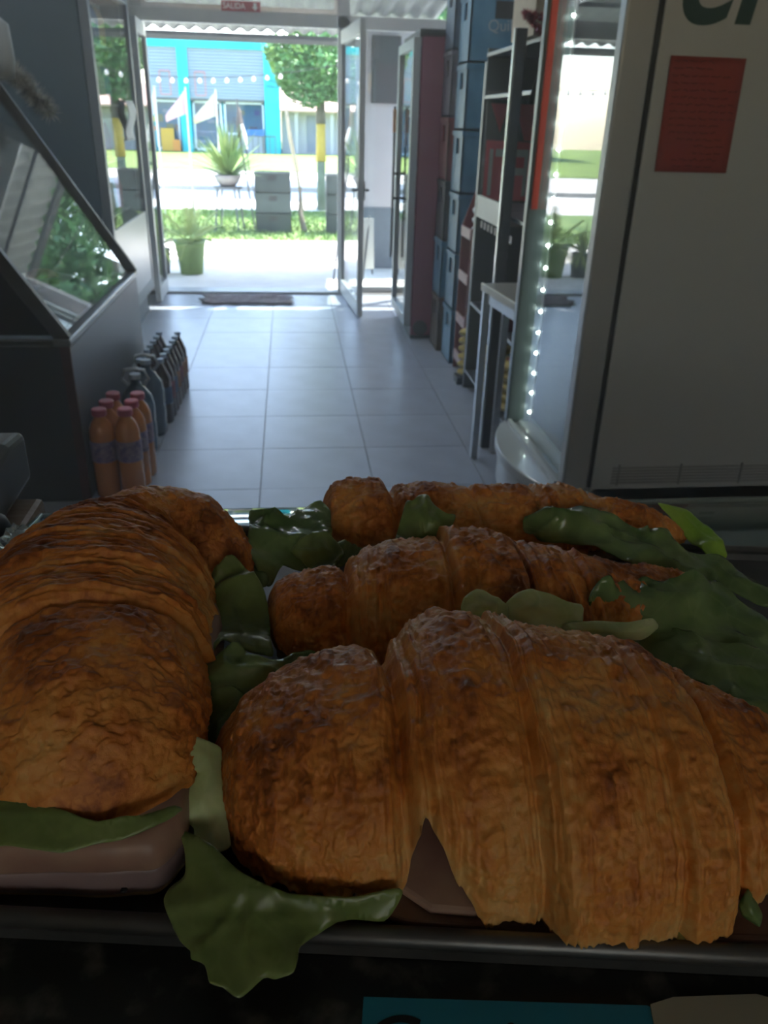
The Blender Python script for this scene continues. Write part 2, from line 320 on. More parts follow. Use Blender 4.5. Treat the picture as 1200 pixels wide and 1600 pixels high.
# ------------------------------------------------------------------ trees
def crown(name, c, rad, n, size, m, parent, lo=-1.0, gap=0):
    vs = []; fs = []; RR = random.Random(len(name) + n)
    for i in range(n):
        while True:
            p = Vector((RR.uniform(-1, 1), RR.uniform(-1, 1), RR.uniform(lo, 1)))
            if p.length < 1 and p.length > RR.uniform(.2, .9): break
        wv = .12 * math.sin(7 * p.x + 3 * p.z) + .1 * math.sin(9 * p.z + 5 * p.y)
        q = Vector((c[0] + p.x * rad[0] * (1 + wv), c[1] + p.y * rad[1] * (1 + wv), c[2] + p.z * rad[2] * (1 + wv)))
        s = size * RR.uniform(.5, 1.3); a = Vector((RR.gauss(0, 1), RR.gauss(0, 1), RR.gauss(0, .6))).normalized(); b = a.cross(Vector((RR.gauss(0, 1), RR.gauss(0, 1), RR.gauss(0, 1)))).normalized()
        k = len(vs); vs += [q - a * s, q + b * s * .45, q + a * s, q - b * s * .45]; fs.append((k, k + 1, k + 2, k + 3))
    o = MB().add(vs, fs).build(name, m, parent); o['kind'] = 'stuff'; return o
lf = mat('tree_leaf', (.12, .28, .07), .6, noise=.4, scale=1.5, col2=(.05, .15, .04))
lf2 = mat('tree_leaf_sunlit', (.20, .34, .06), .6, noise=.4, scale=1.5, col2=(.08, .2, .04))
bark = mat('bark', (.13, .12, .09), .9, noise=.4, scale=8, bump=.5)
tr = thing('tree', 'rounded green street tree with a yellow painted band on its trunk', 'tree', (.59, 15.6, 0))
def trunk(m, x, y, z0, z1, r): return MB().lathe([(r * 1.1, z0), (r, z0 + (z1 - z0) * .5), (r * .96, z1)], x, y, 12)
trunk(0, .59, 15.6, 0, .82, .075).build('trunk_base', mat('trunk_green', (.16, .20, .13), .9, noise=.3, scale=6), tr, smooth=True)
trunk(0, .59, 15.6, .82, 1.42, .082).build('painted_band', mat('band_yellow', (.52, .38, .06), .8, noise=.2, scale=6), tr, smooth=True)
trunk(0, .59, 15.6, 1.42, 2.1, .075).build('trunk', bark, tr, smooth=True)
for a in range(5):
    an = a * 1.26; MB().tube([(.59, 15.6, 1.9), (.59 + .3 * math.cos(an), 15.6 + .3 * math.sin(an), 2.3), (.59 + .6 * math.cos(an), 15.6 + .6 * math.sin(an), 2.6)], [.05, .035, .015], 6).build('branch', bark, tr)
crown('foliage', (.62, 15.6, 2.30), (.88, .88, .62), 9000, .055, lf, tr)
crown('sunlit_foliage', (.25, 15.5, 2.45), (.6, .6, .45), 1500, .05, lf2, tr)  # lighter leaf colour imitates sun on part of the crown
for (x, y, h, r_, lab) in ((4.3, 16.5, 2.7, 2.3, 'broad leafy tree right of the house, seen in the case glass'), (10.5, 21, 3.6, 3.0, 'tall leafy tree behind the broad tree, seen in the case glass'), (3.2, 22.0, 5.6, 2.9, 'high-crowned tree between the broad and the tall tree'), (-9.5, 20, 4.0, 2.4, 'leafy tree beyond the left of the doorway'), (14, 27, 5, 3.2, 'farthest leafy tree down the street to the right')):
    t2 = thing('tree', lab, 'tree', (x, y, 0)); trunk(0, x, y, 0, h, .16).build('trunk', bark, t2, smooth=True)
    crown('foliage', (x, y, h), (r_, r_, r_ * .8), 9000, .17, lf, t2)
# flags
for i, (x, y, z, wv, col, lab) in enumerate(((-1.98, 14, 1.86, .19, (.55, .62, .68), 'small white feather flag nearest the left door frame'), (-1.52, 14, 1.86, .33, (.66, .40, .46), 'pink and white triangular flag between the other two flags'), (-1.07, 14, 1.84, .36, (.58, .52, .36), 'cream triangular flag above the spiky plant'))):
    f = thing('flag', lab, 'flag', (x, y, 0))
    MB().tube([(x, y, 0), (x, y, z + .02)], .012, 8).build('pole', M['steel'], f)
    vs = []; fs = []; n = 10
    for a in range(n + 1):
        for b in range(n + 1):
            uu = a / n; vv = b / n
            zt = z - .42 * uu * (.9); hh = .34 * (1 - uu * .72)
            for s_ in (0, .004): vs.append((x - wv * uu, y + .03 * math.sin(5 * uu + 2 * vv) + s_, zt - hh * vv))
    def ix(a, b, s_): return (a * (n + 1) + b) * 2 + s_
    for a in range(n):
        for b in range(n):
            fs += [(ix(a, b, 0), ix(a, b + 1, 0), ix(a + 1, b + 1, 0), ix(a + 1, b, 0)), (ix(a, b, 1), ix(a + 1, b, 1), ix(a + 1, b + 1, 1), ix(a, b + 1, 1))]
    MB().add(vs, fs).build('cloth', mat('flag_%s' % 'abc'[i], col, .8, noise=.1), f, smooth=True)
# yucca on a stand
def spiky(parent, c, n, ln_, m, name, up=.5, droop=.2, wd=.02):
    vs = []; fs = []; RR = random.Random(n)
    for i in range(n):
        az = RR.uniform(0, 2 * PI); el = RR.uniform(.15, 1.5) ** 1.0; L_ = ln_ * RR.uniform(.7, 1.1)
        dd = Vector((math.cos(az) * math.cos(el), math.sin(az) * math.cos(el), math.sin(el))); sd_ = Vector((-math.sin(az), math.cos(az), 0))
        k = len(vs)
        for j in range(6):
            t = j / 5; p = Vector(c) + dd * L_ * t - Vector((0, 0, droop * L_ * t * t * math.cos(el))); ww = wd * math.sin(PI * min(.98, .12 + t * .86)) + .001
            vs += [p - sd_ * ww, p + sd_ * ww]
        for j in range(5): fs.append((k + 2 * j, k + 2 * j + 1, k + 2 * j + 3, k + 2 * j + 2))
    o = MB().add(vs, fs).build(name, m, parent)
    so = o.modifiers.new('thick', 'SOLIDIFY'); so.thickness = .002; return o
yu = thing('potted_yucca', 'spiky green yucca in a grey bowl on a dark metal stand', 'plant', (-.86, 12.5, .68))
MB().lathe([(.10, .60), (.16, .66), (.20, .74), (.19, .75), (.02, .73)], -.86, 12.5, 20).build('bowl', mat('bowl_grey', (.28, .26, .27), .7), yu, smooth=True)
yl = mat('yucca_leaf', (.06, .15, .05), .5, noise=.35, scale=3, col2=(.20, .28, .08)); spiky(yu, (-.84, 12.5, .73), 170, .72, yl, 'leaves', droop=.10, wd=.017)
stn = thing('plant_stand', 'dark three-legged metal stand carrying the yucca bowl', 'stand', (-.86, 12.5, 0))
MB().lathe([(.21, .575), (.21, .60)], -.86, 12.5, 20).build('ring', M['dsteel'], stn)
for a in range(4):
    an = a * PI / 2 + .6; MB().tube([(-.86 + .17 * math.cos(an), 12.5 + .17 * math.sin(an), .58), (-.86 + .24 * math.cos(an), 12.5 + .24 * math.sin(an), 0)], .014, 6).build('leg', M['dsteel'], stn)
ir = thing('iron_post', 'thin dark ornamental iron post with a hanging cloth beside the yucca', 'post', (-.62, 12.6, 0))
MB().tube([(-.68, 12.6, 1.72), (-.66, 12.6, 1.2), (-.58, 12.6, .6), (-.50, 12.6, 0)], .013, 8).tube([(-.62, 12.6, 1.55), (-.56, 12.6, .9), (-.44, 12.6, .15)], .008, 6).build('rod', M['dsteel'], ir)
MB().lathe([(.01, 0), (.035, .06), (.05, .2), (.03, .35), (.01, .42)], -.66, 12.6, 10, z0=1.2).build('ornament', mat('rust', (.15, .12, .10), .8, noise=.3), ir)
MB().tube([(-.63, 12.56, 1.40), (-.60, 12.56, 1.25), (-.57, 12.56, 1.08)], [.02, .035, .012], 8).build('cloth', mat('cloth_white', (.8, .78, .72), .9), ir)
# green pot with small palm + dark pot
gp = thing('potted_palm', 'small palm in a lime green plastic pot outside the doorway', 'plant', (-1.03, 8.85, 0))
MB().lathe([(.115, 0), (.155, .30), (.17, .335), (.158, .335), (.15, .30), (.01, .29)], -1.03, 8.85, 28).build('pot', mat('lime_pot', (.15, .25, .045), .5, noise=.08), gp, smooth=True)
pl = mat('palm_leaf', (.42, .52, .16), .6, noise=.3, scale=5)
for k in range(13):
    az = k * .72 + .3; el = R.uniform(.2, 1.35); c0 = Vector((-1.03, 8.85, .30)); dd = Vector((math.cos(az) * math.cos(el), math.sin(az) * math.cos(el), math.sin(el)))
    pts = [c0 + dd * .50 * t - Vector((0, 0, .22 * t * t * math.cos(el))) for t in (0, .25, .5, .75, 1)]
    fm = MB().tube(pts, .004, 5)
    for j in range(20):
        t = .2 + .8 * j / 19; p = c0 + dd * .50 * t - Vector((0, 0, .22 * t * t * math.cos(el))); sd_ = Vector((-math.sin(az), math.cos(az), 0))
        for s_ in (1, -1):
            tip = p + sd_ * s_ * .13 * (1.1 - t * .6) + dd * .06 - Vector((0, 0, .04)); fm.add([p, p + dd * .012, tip, p + dd * .006 + Vector((0, 0, .004))], [(0, 1, 2), (0, 2, 3), (1, 3, 2), (0, 3, 1)])
    fm.build('frond', pl, gp)
dp = thing('potted_plant', 'pale grassy plant in a dark pot half hidden by the left door frame', 'plant', (-1.33, 8.85, 0))
MB().lathe([(.09, 0), (.105, .235), (.115, .25), (.10, .25), (.01, .22)], -1.345, 8.85, 24).build('pot', mat('dark_pot', (.02, .035, .045), .5), dp, smooth=True)
spiky(dp, (-1.345, 8.85, .24), 60, .36, pl, 'leaves', droop=.8, wd=.009)
# crates on the grass
def crate(name, x0, x1, y0, y1, z0, h, m, label, group, cat='crate', slot_mat=None, holes=True):
    c = thing(name, label, cat, ((x0 + x1) / 2, (y0 + y1) / 2, z0), group)
    b = MB(); t = .012; z1 = z0 + h - .004
    b.box(x0, x1, y0, y0 + t, z0, z0 + h * .62).box(x0, x1, y1 - t, y1, z0, z0 + h * .62).box(x0, x0 + t, y0, y1, z0, z0 + h * .62).box(x1 - t, x1, y0, y1, z0, z0 + h * .62).box(x0, x1, y0, y1, z0, z0 + .012)
    # upper band with a hand slot in the middle of each side
    za, zb = z0 + h * .62, z1 - h * .12
    for (a0, a1, c0, axis) in ((x0, x1, y0, 0), (x0, x1, y1 - t, 0), (y0, y1, x0, 1), (y0, y1, x1 - t, 1)):
        mid = (a0 + a1) / 2; hw = min(.055, (a1 - a0) * .2)
        for u0, u1 in ((a0, mid - hw), (mid + hw, a1)):
            if axis == 0: b.box(u0, u1, c0, c0 + t, za, zb)
            else: b.box(c0, c0 + t, u0, u1, za, zb)
    b.box(x0, x1, y0, y0 + t, zb, z1).box(x0, x1, y1 - t, y1, zb, z1).box(x0, x0 + t, y0, y1, zb, z1).box(x1 - t, x1, y0, y1, zb, z1)
    b.build('crate_body', m, c)
    r_ = MB(); e = .006
    r_.box(x0 - e, x1 + e, y0 - e, y0, z1 - .03, z1).box(x0 - e, x0, y0, y1, z1 - .03, z1).box(x1, x1 + e, y0, y1, z1 - .03, z1).box(x0 - e, x1 + e, y1, y1 + e, z1 - .03, z1)
    r_.build('rim', m, c)
    q = MB()
    q.box(x0 + .02, x1 - .02, y0 + .02, y1 - .02, z0 + .02, z0 + h * .93).build('dark_filling', M['black'], c)
    return c
cg = mat('crate_greenblack', (.025, .04, .038), .6, noise=.25, scale=6)
crm = mat('crate_grey_green', (.05, .07, .068), .6, noise=.2, scale=6)
for k, pos in enumerate(('bottom', 'middle', 'top')):
    crate('crate', -.47, .03, 12.2, 12.6, .27 * k, .27, [cg, crm, cg][k], 'dark green plastic crate, %s of the stack under the tree' % pos, 'crates on the grass by the tree')
    crate('crate', .54, .98, 12.2, 12.6, .265 * k, .265, cg, 'dark crate, %s of the stack beside the open door leaf' % pos, 'crates on the grass beside the door')
st = thing('timber_stake', 'crooked wooden stake between the two crate stacks', 'stake', (.2, 12.4, 0))
MB().tube([(.22, 12.4, 0), (.16, 12.4, .3), (.17, 12.4, .62)], [.05, .03, .02], 8).build('wood', mat('old_wood', (.22, .19, .15), .9, noise=.3), st)
sp = thing('sapling', 'slim bare sapling tied beside the painted tree trunk', 'tree', (.02, 15.0, 0))
MB().tube([(.25, 15, 0), (.15, 15, .7), (.05, 15, 1.2), (-.02, 15, 1.75)], [.02, .028, .035, .02], 8).build('trunk', mat('pale_bark', (.55, .42, .28), .9, noise=.2), sp, smooth=True)
# folding sign stand outside
fs_ = thing('folding_sign', 'white folding pavement sign on dark splayed feet by the open door', 'sign', (.62, 8.7, 0))
for sx in (-.08, .22):
    MB().tube([(.52 + sx, 8.45, 0.01), (.60 + sx, 8.62, .62)], .011, 6).tube([(.66 + sx, 8.85, 0.01), (.60 + sx, 8.64, .62)], .011, 6).build('leg', M['dsteel'], fs_)
MB().add([(.50, 8.50, .12), (.86, 8.50, .12), (.86, 8.60, .60), (.50, 8.60, .60), (.50, 8.515, .12), (.86, 8.515, .12), (.86, 8.615, .60), (.50, 8.615, .60)], [(0, 1, 2, 3), (7, 6, 5, 4), (0, 4, 5, 1), (1, 5, 6, 2), (2, 6, 7, 3), (3, 7, 4, 0)]).build('sign_panel', M['white'], fs_)
# door mat
dm = thing('door_mat', 'rumpled brown rag mat on the tiles inside the doorway', 'mat', (-.38, 7.45, 0))
vs = []; fs = []; nx, ny = 60, 18
for i in range(nx + 1):
    for j in range(ny + 1):
        x = -.79 + .79 * i / nx + .01 * math.sin(j * 1.3) + (.03 * math.sin(j * .6) if i in (0, nx) else 0); y = 7.27 + .36 * j / ny + .012 * math.sin(i * .5)
        z = .012 + .010 * math.sin(i * .35 + j * .5) * math.sin(j * .7) + .012 * max(0, math.sin(i * .13 + 2)) * (j > 10); vs.append((x, y, max(.004, z)))
for i in range(nx):
    for j in range(ny): a = i * (ny + 1) + j; fs.append((a, a + ny + 1, a + ny + 2, a + 1))
o = MB().add(vs, fs).build('rag', mat('rag_brown', (.16, .12, .13), .95, noise=.4, scale=30, col2=(.30, .26, .27)), dm, smooth=True)
s_ = o.modifiers.new('t', 'SOLIDIFY'); s_.thickness = .006
# ================================================================== SHOP FURNITURE
# upright cooler on the left, its glass door facing the aisle
lc = thing('upright_cooler', 'tall navy upright cooler on the left with a glass door facing the aisle', 'cooler', (-1.6, 6.3, 0))
MB().box(-2.3, -1.19, 5.6, 5.66, 0, 2.45).box(-2.3, -1.19, 6.94, 7.0, 0, 2.45).box(-2.3, -2.24, 5.6, 7.0, 0, 2.45).box(-2.3, -1.19, 5.6, 7.0, 2.3, 2.45).box(-2.3, -1.19, 5.6, 7.0, 0, .22).build('body', M['navy'], lc, .004)
dfm = mat('cooler_door_frame', (.13, .16, .19), .4, noise=.05)
dd_ = MB().box(-1.185, -1.13, 5.6, 5.66, .2, 2.3).box(-1.185, -1.13, 6.94, 7.0, .2, 2.3).box(-1.185, -1.13, 5.66, 6.94, .2, .28).box(-1.185, -1.13, 5.66, 6.94, 2.2, 2.3).build('door', dfm, lc, .003)
box('pane', M['glass'], (-1.15, -1.144, 5.66, 6.94, .28, 2.2), dd_)
box('lower_panel', mat('cooler_lower', (.30, .32, .34), .35, .3), (-1.145, -1.135, 5.66, 6.94, .28, .80), dd_, .002)
for k in range(4): box('shelf', M['steel'], (-2.2, -1.25, 5.68, 6.92, .82 + .36 * k, .835 + .36 * k), lc)
drinks = [(.02, .10, .32), (.5, .25, .03), (.02, .22, .12), (.45, .05, .05), (.55, .5, .45)]
dmats = [mat('drink_%s' % 'abcde'[i], c, .3, noise=.1) for i, c in enumerate(drinks)]
proto = None
nth_ = ('first', 'second', 'third', 'fourth', 'fifth', 'sixth', 'seventh', 'eighth', 'ninth', 'tenth', 'last')
rows = ('lowest', 'second', 'third', 'top')
for k in range(4):
    for i in range(11):
        y = 5.75 + i * .11; z = .836 + .36 * k
        g = 'drink bottles in the left cooler'
        b = thing('drink_bottle', 'bottle on the %s shelf of the left cooler, %s from the camera' % (rows[k], nth_[i]), 'bottle', (-1.32, y, z), g)
        MB().lathe([(.036, 0), (.04, .02), (.04, .16), (.02, .22), (.014, .24)], -1.32, y, 10, z0=z).build('body', dmats[(i // 3 + k) % 5], b, smooth=True)
        MB().cyl(-1.32, y, z + .24, z + .262, .017, 8).build('cap', M['white'], b)
sk = thing('paper_sheet', 'curled white paper sheet taped to the left cooler door', 'paper', (-1.12, 6.62, 1.5))
vs = [(-1.125 + .02 * math.sin(j * .8), 6.46 + .3 * i / 6 + (.04 if j > 5 else 0) * i / 6, 1.58 - .26 * j / 7) for i in range(7) for j in range(8)]
o = MB().add(vs, [(i * 8 + j, i * 8 + j + 8, i * 8 + j + 9, i * 8 + j + 1) for i in range(6) for j in range(7)]).build('sheet', mat('paper_white', (.55, .55, .52), .8, noise=.1), sk, smooth=True)
o.modifiers.new('t', 'SOLIDIFY').thickness = .002
# glass display counter on the left with sloping glass
dc = thing('display_counter', 'dark counter with sloping glass front along the left side', 'display case', (-1.5, 4.0, 0))
edge = mat('counter_side', (.085, .095, .115), .38, noise=.1, scale=4)
MB().box(-2.3, -.9, 3.22, 4.80, .0, .67).build('body', mat('counter_end', (.014, .020, .030), .5, noise=.1, scale=4), dc, .003)
box('front_panel', edge, (-.9, -.872, 3.225, 4.80, .0, .66), dc, .003)
MB().box(-.905, -.868, 3.215, 3.226, 0, .67).build('corner_trim', mat('worn_red_edge', (.06, .02, .024), .6, noise=.4, scale=20), dc)
box('rim', mat('rim_grey', (.16, .18, .19), .3, .6), (-.93, -.862, 3.21, 4.81, .67, .70), dc, .006)
box('deck', mat('deck_steel', (.35, .38, .42), .25, .7), (-2.2, -.93, 3.26, 4.76, .68, .69), dc)
fb = M['black']
for y in (3.235, 4.785):
    MB().obox((-.885, y, .69), (-1.46, y, 1.60), .03, .055).obox((-1.46, y, 1.60), (-2.25, y, 1.62), .03, .05).obox((-2.25, y, .68), (-2.25, y, 1.62), .03, .05).build('end_frame', fb, dc)
c = [(-.895, .71), (-1.455, 1.60)]
nx_, nz_ = .0055, .0035
MB().add([(c[0][0], 3.25, c[0][1]), (c[0][0], 4.77, c[0][1]), (c[1][0], 4.77, c[1][1]), (c[1][0], 3.25, c[1][1]), (c[0][0] - nx_, 3.25, c[0][1] - nz_), (c[0][0] - nx_, 4.77, c[0][1] - nz_), (c[1][0] - nx_, 4.77, c[1][1] - nz_), (c[1][0] - nx_, 3.25, c[1][1] - nz_)],
         [(0, 1, 2, 3), (7, 6, 5, 4), (0, 4, 5, 1), (1, 5, 6, 2), (2, 6, 7, 3), (3, 7, 4, 0)]).build('front_pane', M['glass'], dc)
MB().prism([(-.93, .71), (-1.45, 1.56), (-2.2, 1.58), (-2.2, .71)], 1, 3.236, 3.240).build('side_pane', glassmat('smoked_glass', (.10, .11, .13)), dc)
MB().obox((-1.47, 3.22, 1.61), (-1.47, 4.80, 1.61), .06, .04).box(-2.27, -1.47, 3.22, 4.80, 1.62, 1.64).build('top_board', mat('case_top', (.03, .035, .045), .5), dc)
MB().box(-2.27, -2.22, 3.24, 4.78, .69, 1.62).build('back_board', mat('case_back', (.03, .035, .04), .6), dc)
MB().box(-2.2, -1.55, 3.3, 4.74, 1.12, 1.13).build('shelf', mat('shelf_dark', (.06, .065, .07), .4), dc)
for k, (x, y) in enumerate(((-1.5, 3.6), (-1.75, 3.9), (-1.4, 4.2), (-1.3, 4.5))):
    t = thing('food_tray', 'metal tray of food inside the left counter, %s from the camera' % ('nearest', 'second', 'third', 'farthest')[k], 'tray', (x, y, .69))
    MB().lathe([(.12, 0), (.16, .03), (.165, .032), (.15, .03), (.11, .008), (.01, .008)], x, y, 4, sx=1.1, sy=.8, z0=.69).build('tray', M['steel'], t)
    MB().lathe([(.10, 0), (.09, .03), (.05, .05), (.005, .055)], x, y, 12, sx=.9, sy=.7, z0=.70).build('filling', mat('meat_red', (.22, .07, .05), .6, noise=.4, scale=30), t, smooth=True)
# tinsel and hanging tag near the far end of the counter
ts = thing('tinsel_garland', 'pale tinsel garland draped on the far top corner of the left counter', 'garland', (-1.35, 4.75, 1.62))
vs = []; fs = []
for i in range(2600):
    t = R.random(); p = Vector((-1.60 + .40 * t, 4.74 + R.uniform(-.02, .02), 1.655 + .03 * math.sin(4 * t) - .36 * max(0, t - .6)))
    dd = Vector((R.gauss(0, 1), R.gauss(0, 1), R.gauss(0, 1))).normalized() * .075; sd_ = dd.cross(Vector((R.gauss(0, 1), R.gauss(0, 1), 1))).normalized() * .003
    k = len(vs); vs += [p - sd_, p + sd_, p + dd]; fs.append((k, k + 1, k + 2))
o = MB().add(vs, fs).build('tinsel', mat('tinsel_gold', (.42, .40, .34), .35, .4, noise=.4, scale=40), ts); o['kind'] = 'stuff'
hb = thing('hanging_bag', 'narrow grey plastic bag hanging above the tinsel at the left edge', 'bag', (-1.42, 4.7, 1.95))
MB().lathe([(.01, 0), (.045, -.03), (.05, -.18), (.035, -.26), (.005, -.27)], -1.375, 4.7, 12, sx=1, sy=.4, z0=1.90).build('bag', mat('bag_grey', (.30, .33, .34), .4), hb, smooth=True)
MB().tube([(-1.375, 4.7, 1.89), (-1.375, 4.7, 3.0)], .004, 5).build('cord', M['steel'], hb)

# ------------------------------------------------------------------ bottles along the counter
om = mat('orange_juice', (.55, .19, .045), .25, noise=.08, scale=10, coat=.5)
capr = mat('cap_plum', (.42, .07, .10), .4); labm = mat('juice_label', (.28, .20, .24), .5, noise=.5, scale=45, col2=(.10, .06, .16))
def bottle(x, y, prof, cap, lab, mb, mc, ml, label, group, n=20, cat='bottle'):
    b = thing('drink_bottle', label, cat, (x, y, 0), group)
    MB().lathe(prof, x, y, n).build('body', mb, b, smooth=True)
    MB().lathe(cap, x, y, n).build('cap', mc, b, bevel=0)
    if lab: MB().lathe([(lab[2], lab[0]), (lab[2] + .001, lab[0] + .002), (lab[2] + .001, lab[1]), (lab[2], lab[1] + .002)], x, y, n).build('label_band', ml, b, smooth=True)
    return b
side = ('counter side', 'aisle side'); rown = ('nearest', 'middle', 'farthest')
for r_ in range(3):
    for s_ in range(2):
        bottle(-.808 + .106 * s_ + .008 * r_, 3.29 + .108 * r_, [(.045, 0), (.052, .01), (.052, .27), (.050, .30), (.040, .33), (.022, .355), (.020, .368)], [(.029, .362), (.031, .366), (.031, .388), (.027, .392)], (.165, .255, .0525), om, capr, labm,
               'orange juice bottle with plum cap, %s row of its pack, %s' % (rown[r_], side[s_]), 'orange juice bottles in a shrink pack')
jm = mat('jug_blue', (.055, .105, .16), .18, noise=.15, scale=12, coat=.6)
for k in range(2):
    x, y = (-.745, 3.80) if k == 0 else (-.735, 4.05)
    j = thing('water_jug', ('blue tinted water jug with looped handle behind the orange bottles', 'second water jug, directly behind the nearest jug')[k], 'jug', (x, y, 0), 'large water jugs on the floor')
    MB().lathe([(.070, 0), (.078, .015), (.078, .07), (.074, .08), (.078, .09), (.078, .15), (.074, .16), (.078, .17), (.078, .235), (.068, .285), (.040, .325), (.024, .345), (.022, .37)], x, y, 24).build('body', jm, j, smooth=True)
    MB().cyl(x, y, .368, .39, .027, 16).build('cap', mat('jug_cap', (.35, .40, .44), .4), j)
    MB().tube([(x - .035, y, .335), (x - .062, y, .365), (x - .045, y - .005, .41), (x, y - .01, .418), (x + .045, y - .005, .41), (x + .062, y, .365), (x + .035, y, .335)], .008, 8).build('handle', mat('jug_handle', (.45, .50, .52), .4), j, smooth=True)
colam = mat('cola_dark', (.045, .030, .042), .2, noise=.2, coat=.6); capw = mat('cap_paleblue', (.36, .46, .58), .4)
labs = [mat('label_blue', (.05, .10, .22), .5, noise=.3, scale=30), mat('label_wine', (.20, .05, .09), .5, noise=.3, scale=30), mat('label_orange', (.30, .12, .06), .5, noise=.3, scale=30)]
nm = ('nearest', 'second', 'third', 'fourth', 'fifth', 'sixth', 'farthest')
for r_ in range(7):
    for s_ in range(2):
        bottle(-.795 + .105 * s_ + .003 * r_, 4.22 + .098 * r_, [(.040, 0), (.046, .012), (.045, .10), (.047, .20), (.043, .25), (.020, .305), (.014, .315), (.014, .33)], [(.018, .328), (.018, .348)], (.11, .20, .047), colam, capw, labs[(0, 1, 0, 2, 1, 2, 2)[r_]],
               'dark soft drink bottle with pale cap, %s row of the floor row, %s' % (nm[r_], side[s_]), 'soft drink bottles lined along the counter')

# ------------------------------------------------------------------ red cooler right of the doorway
rc = thing('red_cooler', 'tall cooler with a dark red side and glass door facing the aisle', 'cooler', (1.1, 6.4, 0))
redm = mat('cooler_red', (.17, .035, .07), .45, noise=.12, scale=3)
MB().box(.90, 1.5, 6.03, 6.06, .03, 2.03).box(.90, 1.5, 6.82, 6.85, .03, 2.03).box(1.45, 1.5, 6.03, 6.85, .03, 2.03).build('side_panel', redm, rc, .01)
MB().box(.885, 1.5, 6.03, 6.85, 2.0, 2.05).build('top_panel', mat('cooler_black', (.03, .04, .045), .5), rc, .005)
MB().box(.90, 1.45, 6.06, 6.82, 0, .16).build('base', mat('cooler_black', (.03, .04, .045), .5), rc, .005)
df2 = MB().box(.845, .895, 6.03, 6.09, .10, 2.0).box(.845, .895, 6.79, 6.85, .10, 2.0).box(.845, .895, 6.09, 6.79, .10, .17).box(.845, .895, 6.09, 6.79, 1.94, 2.0).build('door', mat('cooler_frame_grey', (.30, .34, .37), .4, .3), rc, .004)
box('pane', M['glass'], (.865, .871, 6.09, 6.79, .17, 1.94), df2)
MB().tube([(.82, 6.75, .50), (.82, 6.75, 1.60)], .010, 8).obox((.82, 6.75, .95), (.86, 6.75, .95), .02, .02).obox((.82, 6.75, 1.13), (.86, 6.75, 1.13), .02, .02).build('handle', M['black'], df2)
box('grip', mat('grip_tan', (.55, .30, .16), .6), (.805, .832, 6.735, 6.765, 1.42, 1.58), df2, .004)
MB().prism([(.97 + .055 * math.cos(a * PI / 10), .09 + .055 * math.sin(a * PI / 10)) for a in range(20)], 1, 6.015, 6.03).build('wheel_cover', M['black'], rc)
for k in range(4):
    box('shelf', M['steel'], (.92, 1.44, 6.08, 6.8, .45 + .36 * k, .462 + .36 * k), rc)
# ------------------------------------------------------------------ crate stacks
ordn = ('bottom', 'second', 'third', 'fourth', 'fifth', 'sixth', 'top')
bluem = mat('crate_blue', (.04, .17, .30), .45, noise=.25, scale=5, col2=(.10, .26, .40))
for k in range(7):
    crate('bottle_crate', 1.075, 1.475, 5.35, 5.66, .365 * k, .365, bluem, 'blue bottle crate, %s from the floor in the near stack' % ordn[k], 'blue crates of the near stack')
cols = [('brown', (.14, .10, .08)), ('blue', (.035, .10, .17)), ('dark', (.03, .035, .05)), ('red', (.22, .04, .05)), ('grey', (.15, .14, .18)), ('pale blue', (.10, .15, .22)), ('pale blue', (.10, .15, .22))]
for k in range(7):
    crate('bottle_crate', 1.045, 1.43, 5.69, 5.99, .383 * k, .383, mat('crate_' + cols[k][0].replace(' ', '_'), cols[k][1], .5, noise=.25, scale=6), '%s bottle crate, %s of the stack beside the red cooler' % (cols[k][0], ordn[k]), 'mixed crates of the far stack')
cn = [o for o in COL.objects if o.name.startswith('bottle_crate') and 'sixth from the floor' in o.get('label', '')][0]
text('lettering', 'Quilmes', .085, (1.18, 5.340, 1.985), (PI / 2, math.radians(-3), 0), mat('print_grey', (.38, .43, .46), .6), cn, sx=1.0)
# ------------------------------------------------------------------ red snack rack
rk = thing('snack_rack', 'red display rack with pink shelf fronts next to the blue crates', 'rack', (1.25, 5.1, 0))
redr = mat('rack_red', (.20, .045, .045), .5, noise=.1)
for y in (4.98, 5.27): MB().prism([(1.09, 0), (1.09, .92), (1.20, 1.22), (1.45, 1.22), (1.45, 0)], 0, 0, 0.001) if 0 else MB().prism([(1.09, 0), (1.09, .92), (1.20, 1.22), (1.45, 1.22), (1.45, 0)], 1, y, y + .015).build('side_panel', redr, rk, .002)
MB().box(1.44, 1.455, 4.98, 5.285, 0, 1.22).build('back_panel', mat('rack_grey', (.18, .17, .19), .6), rk)
pk = mat('shelf_front_pink', (.42, .27, .27), .5)
for z in (.08, .33, .60, .87):
    MB().box(1.10, 1.44, 4.995, 5.27, z, z + .012).build('shelf', pk, rk)
    MB().box(1.085, 1.10, 4.995, 5.27, z - .01, z + .05).build('shelf_front', pk, rk, .002)
wb = mat('white_bag', (.55, .57, .62), .5, noise=.2, scale=20, bump=.4)
for k, (z, n_) in enumerate(((.612, 2), (.882, 3), (.34, 2))):
    for i in range(n_):
        b = thing('snack_bag', 'white snack bag, number %s from the bottom on the %s shelf of the red rack' % (('first', 'second', 'third')[i], ('third', 'top', 'second')[k]), 'bag', (1.2, 5.13, z + i * .055), 'white bags on the red rack')
        MB().lathe([(.03, 0), (.085, .012), (.09, .03), (.07, .05), (.02, .056)], 1.21, 5.13, 14, sx=1, sy=1.3, z0=z + i * .056).build('bag', wb, b, smooth=True)
